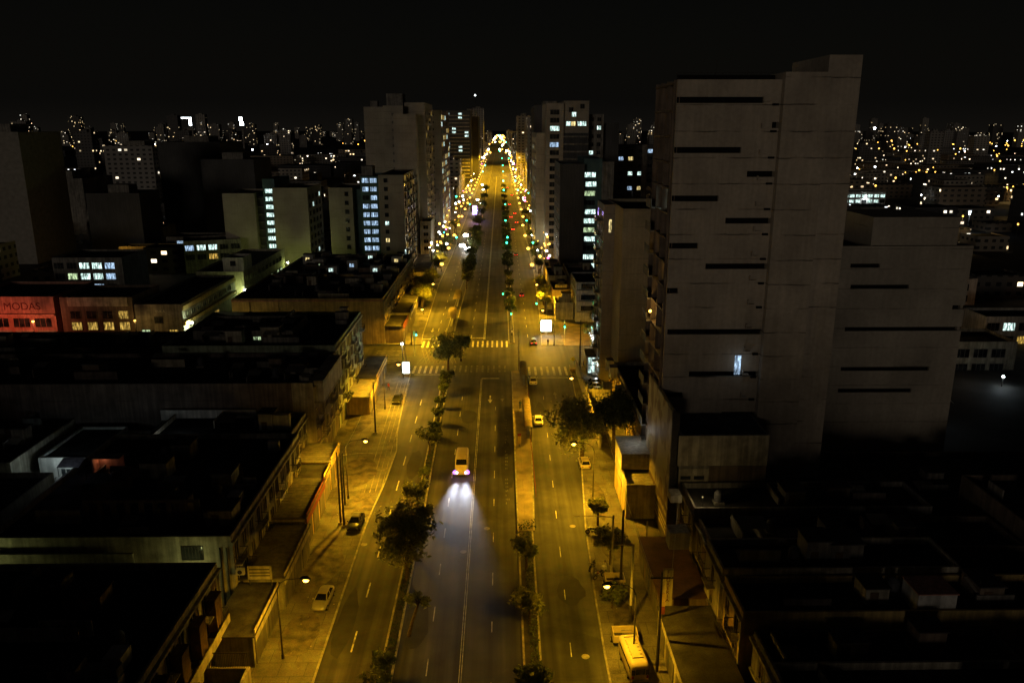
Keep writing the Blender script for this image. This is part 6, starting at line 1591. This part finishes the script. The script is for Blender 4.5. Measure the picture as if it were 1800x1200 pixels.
# lamps of the town: poles with yellow and white bulbs, oversized to show bloom
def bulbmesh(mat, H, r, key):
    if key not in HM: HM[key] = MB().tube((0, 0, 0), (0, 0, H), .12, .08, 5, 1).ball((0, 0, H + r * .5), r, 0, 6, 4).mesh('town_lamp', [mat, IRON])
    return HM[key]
cnt = 0
for i in range(300):
    side = RF.choice([-1, 1, 1, 1]); y = 300 + 1900 * RF.random() ** 1.5; x = side * RF.uniform(60 if side < 0 else y * .25, y * .66 + 20)
    if side < 0 and y < 520 and RF.random() < .8: continue
    if side > 0 and y < 330: continue
    if blocked(x, y, 4, 4): continue
    warm = RF.random() < .8; r_ = .26 + y * .0005 * RF.choice([.6, .8, 1, 1.5]); r_ = round(r_, 1); H = RF.choice([8, 9, 10, 13]) if y < 900 else RF.choice([14, 18, 22, 26])
    o = link('town_lamp', bulbmesh(SODF if warm else WFAR, H, max(.25, r_), ('tl', warm, H, r_)), None, (x, y, 0))
    c_ = 'yellow' if warm else 'white'; s = 'left' if x < 0 else 'right'; dd = 'middle' if y < 900 else 'far'
    tag(o, f'{"small" if r_ < .7 else "large"} {c_} point of lamp light in the {dd} {s} town', 'street lamp', f'{"small" if r_ < .7 else "large"} {c_} lamps in the {dd} {s} town')
    if y < 1300 and cnt < 60 and RF.random() < .5:
        lamp_light(None, (x, y - 1, H - .3), 900 + y * 2, col=(1, .62, .2) if warm else (.85, .95, 1), spot=True, ang=165, size=.4); cnt += 1
# bright markers on the skyline: an illuminated advert and beacon lights
t = thing('rooftop_sign', 'bright white-blue rooftop sign on the left skyline', 'sign', (-562, 1500, 0)); MB().box(0, 4, 0, 1, 56, 68).build('lit_face', WFAR, t); MB().box(-13, 4, 0, 1, 68.1, 70).build('lit_bar', WFAR, t); MB().box(2, 6, .2, .8, 0, 53.9).build('mast', GREYP, t)
t = thing('rooftop_sign', 'second bright tilted rooftop sign right of the first on the left skyline', 'sign', (-455, 1450, 0)); MB().box(0, 6, 0, 1, 56, 62).build('lit_face', WFAR, t); MB().box(-1, 4, 0, 1, 64, 70).build('lit_face', WFAR, t); MB().box(2, 5, .2, .8, 0, 49.9).build('mast', GREYP, t)
t = thing('beacon_mast', 'distant mast with a white beacon standing just left of the avenue end', 'mast', (-78, 2600, 0)); MB().tube((0, 0, 0), (0, 0, 148), 1.0, .5, 6).build('mast', IRON, t); MB().ball((0, 0, 150), 2.2, nu=6, nv=4).build('beacon', WFAR, t)
t = thing('beacon_mast', 'distant mast with a white lamp on the right skyline', 'mast', (800, 1750, 0)); MB().tube((0, 0, 0), (0, 0, 50), 1.0, .5, 6).build('mast', IRON, t); MB().ball((0, 0, 51), 2.6, nu=6, nv=4).build('beacon', WFAR, t)
# crowding shop signs and lamps of the far avenue kerbs
k = 0
MAG = glow('far_magenta_sign', (1, .15, .5), 8, near=False)
for i in range(240):
    y = 300 + 1500 * RF.random() ** 1.6; side = -1 if i % 2 else 1
    if side < 0: x = RF.uniform(-28.5, -22.6)
    else: x = RF.uniform(14.6, 19.6)
    m_ = RF.choice([SODF, SODF, SODF, SODF, SODF, WFAR, WFAR, RF.choice([GSIGF, MAG, SODF])]); r_ = RF.choice([.12, .2, .3, .45]) + y * .0003  # radius grows with distance, bulb size stands in for bloom
    if i % 9 == 0: lamp_light(None, (x + (2 if side < 0 else -2), y, 5), 1500, col=(.9, 1, .9) if m_ is WFAR else (1, .6, .1), spot=False, size=.5)
    o = link('shop_light', bulbmesh(m_, 2.5 + RF.uniform(0, 7), r_, ('s', m_.name, i)), None, (x, y, .1))
    c_ = {'far_sodium_bulb': 'amber', 'far_white_bulb': 'white', 'far_green_signal': 'green', 'far_magenta_sign': 'magenta'}[m_.name]; s = 'left' if side < 0 else 'right'
    tag(o, f'{c_} shop light among the {"middle" if y < 600 else "far"} shopfronts on the {s} of the avenue', 'shop light', f'{c_} shop lights of the {"middle" if y < 600 else "far"} {s} frontage')
t = thing('purple_sign', 'violet and white glowing shop sign on the far left kerb', 'sign', (-14.9, 470, 0)); MB().box(-1.4, 1.0, 0, .4, 3, 8).build('lit_face', glow('violet_sign_light', (.35, .2, 1), 9, near=False), t); MB().box(-.2, .2, .1, .3, 0, 3).build('post', IRON, t)
lamp_light(None, (-15, 466, 4), 1800, col=(.5, .35, 1), spot=False, size=1)
white_lamp(14.0, 300, 7, 900, 'bluish white lamp over the shops below the dark slab', col=(.85, .95, 1)); white_lamp(17.0, 277, 4.5, 700, 'white lamp on the forecourt under the dark slab', col=(.9, 1, .95)); white_lamp(19.5, 278, 4.5, 300, 'second white lamp on the forecourt under the dark slab', col=(.9, 1, .95))
white_lamp(-26.2, 268, 4.0, 500, 'white lamp on the shop forecourt below the balcony tower', col=(.9, .95, 1)); white_lamp(-27.8, 266, 4.0, 300, 'second white lamp on the same shop forecourt', col=(.9, .95, 1))
# unseen blocks added behind the viewpoint to keep the low glow off the streets
for i, (x0, x1, h, lab) in enumerate(((-190, -14, 28, 'unseen long block added behind the viewpoint to shade the left of the avenue'), (16, 150, 22, 'unseen long block added behind the viewpoint to shade the right of the avenue'))):
    t = bthing('apartment_block', lab, x0, -70); body(t, 0, x1 - x0, 0, 20, h, GREYP)
i = 0
for y in [1450 + 110 * q for q in range(26)]:
    for x in (-20, -13, 1, 4, 13):
        if RF.random() < .4: continue
        x += RF.uniform(-5, 5); m_ = RF.choice([SODF, SODF, SODF, WFAR, GSIGF]) if x > -10 else RF.choice([SODF, SODF, WFAR])
        o = link('far_lamp', bulbmesh(m_, 9 + RF.choice([0, 3, 6]), round(.9 + y * .00045, 1), ('e', m_.name, round(y / 500))), None, (x, y, 0))  # bulbs swollen with distance to take in their bloom
        c_ = {'far_sodium_bulb': 'amber', 'far_white_bulb': 'white', 'far_green_signal': 'green'}[m_.name]
        tag(o, f'tiny {c_} light crowding the vanishing end of the avenue', 'street lamp', f'tiny {c_} lights at the avenue end')
for y in (1500, 1800, 2200, 2800, 3400): lamp_light(None, (-4, y, 70), 120000, ang=165, size=1)
for p_ in (LP, LPC):
    for ch in list(p_.children): bpy.data.objects.remove(ch)
    bpy.data.objects.remove(p_)
print('objects', len(bpy.data.objects))
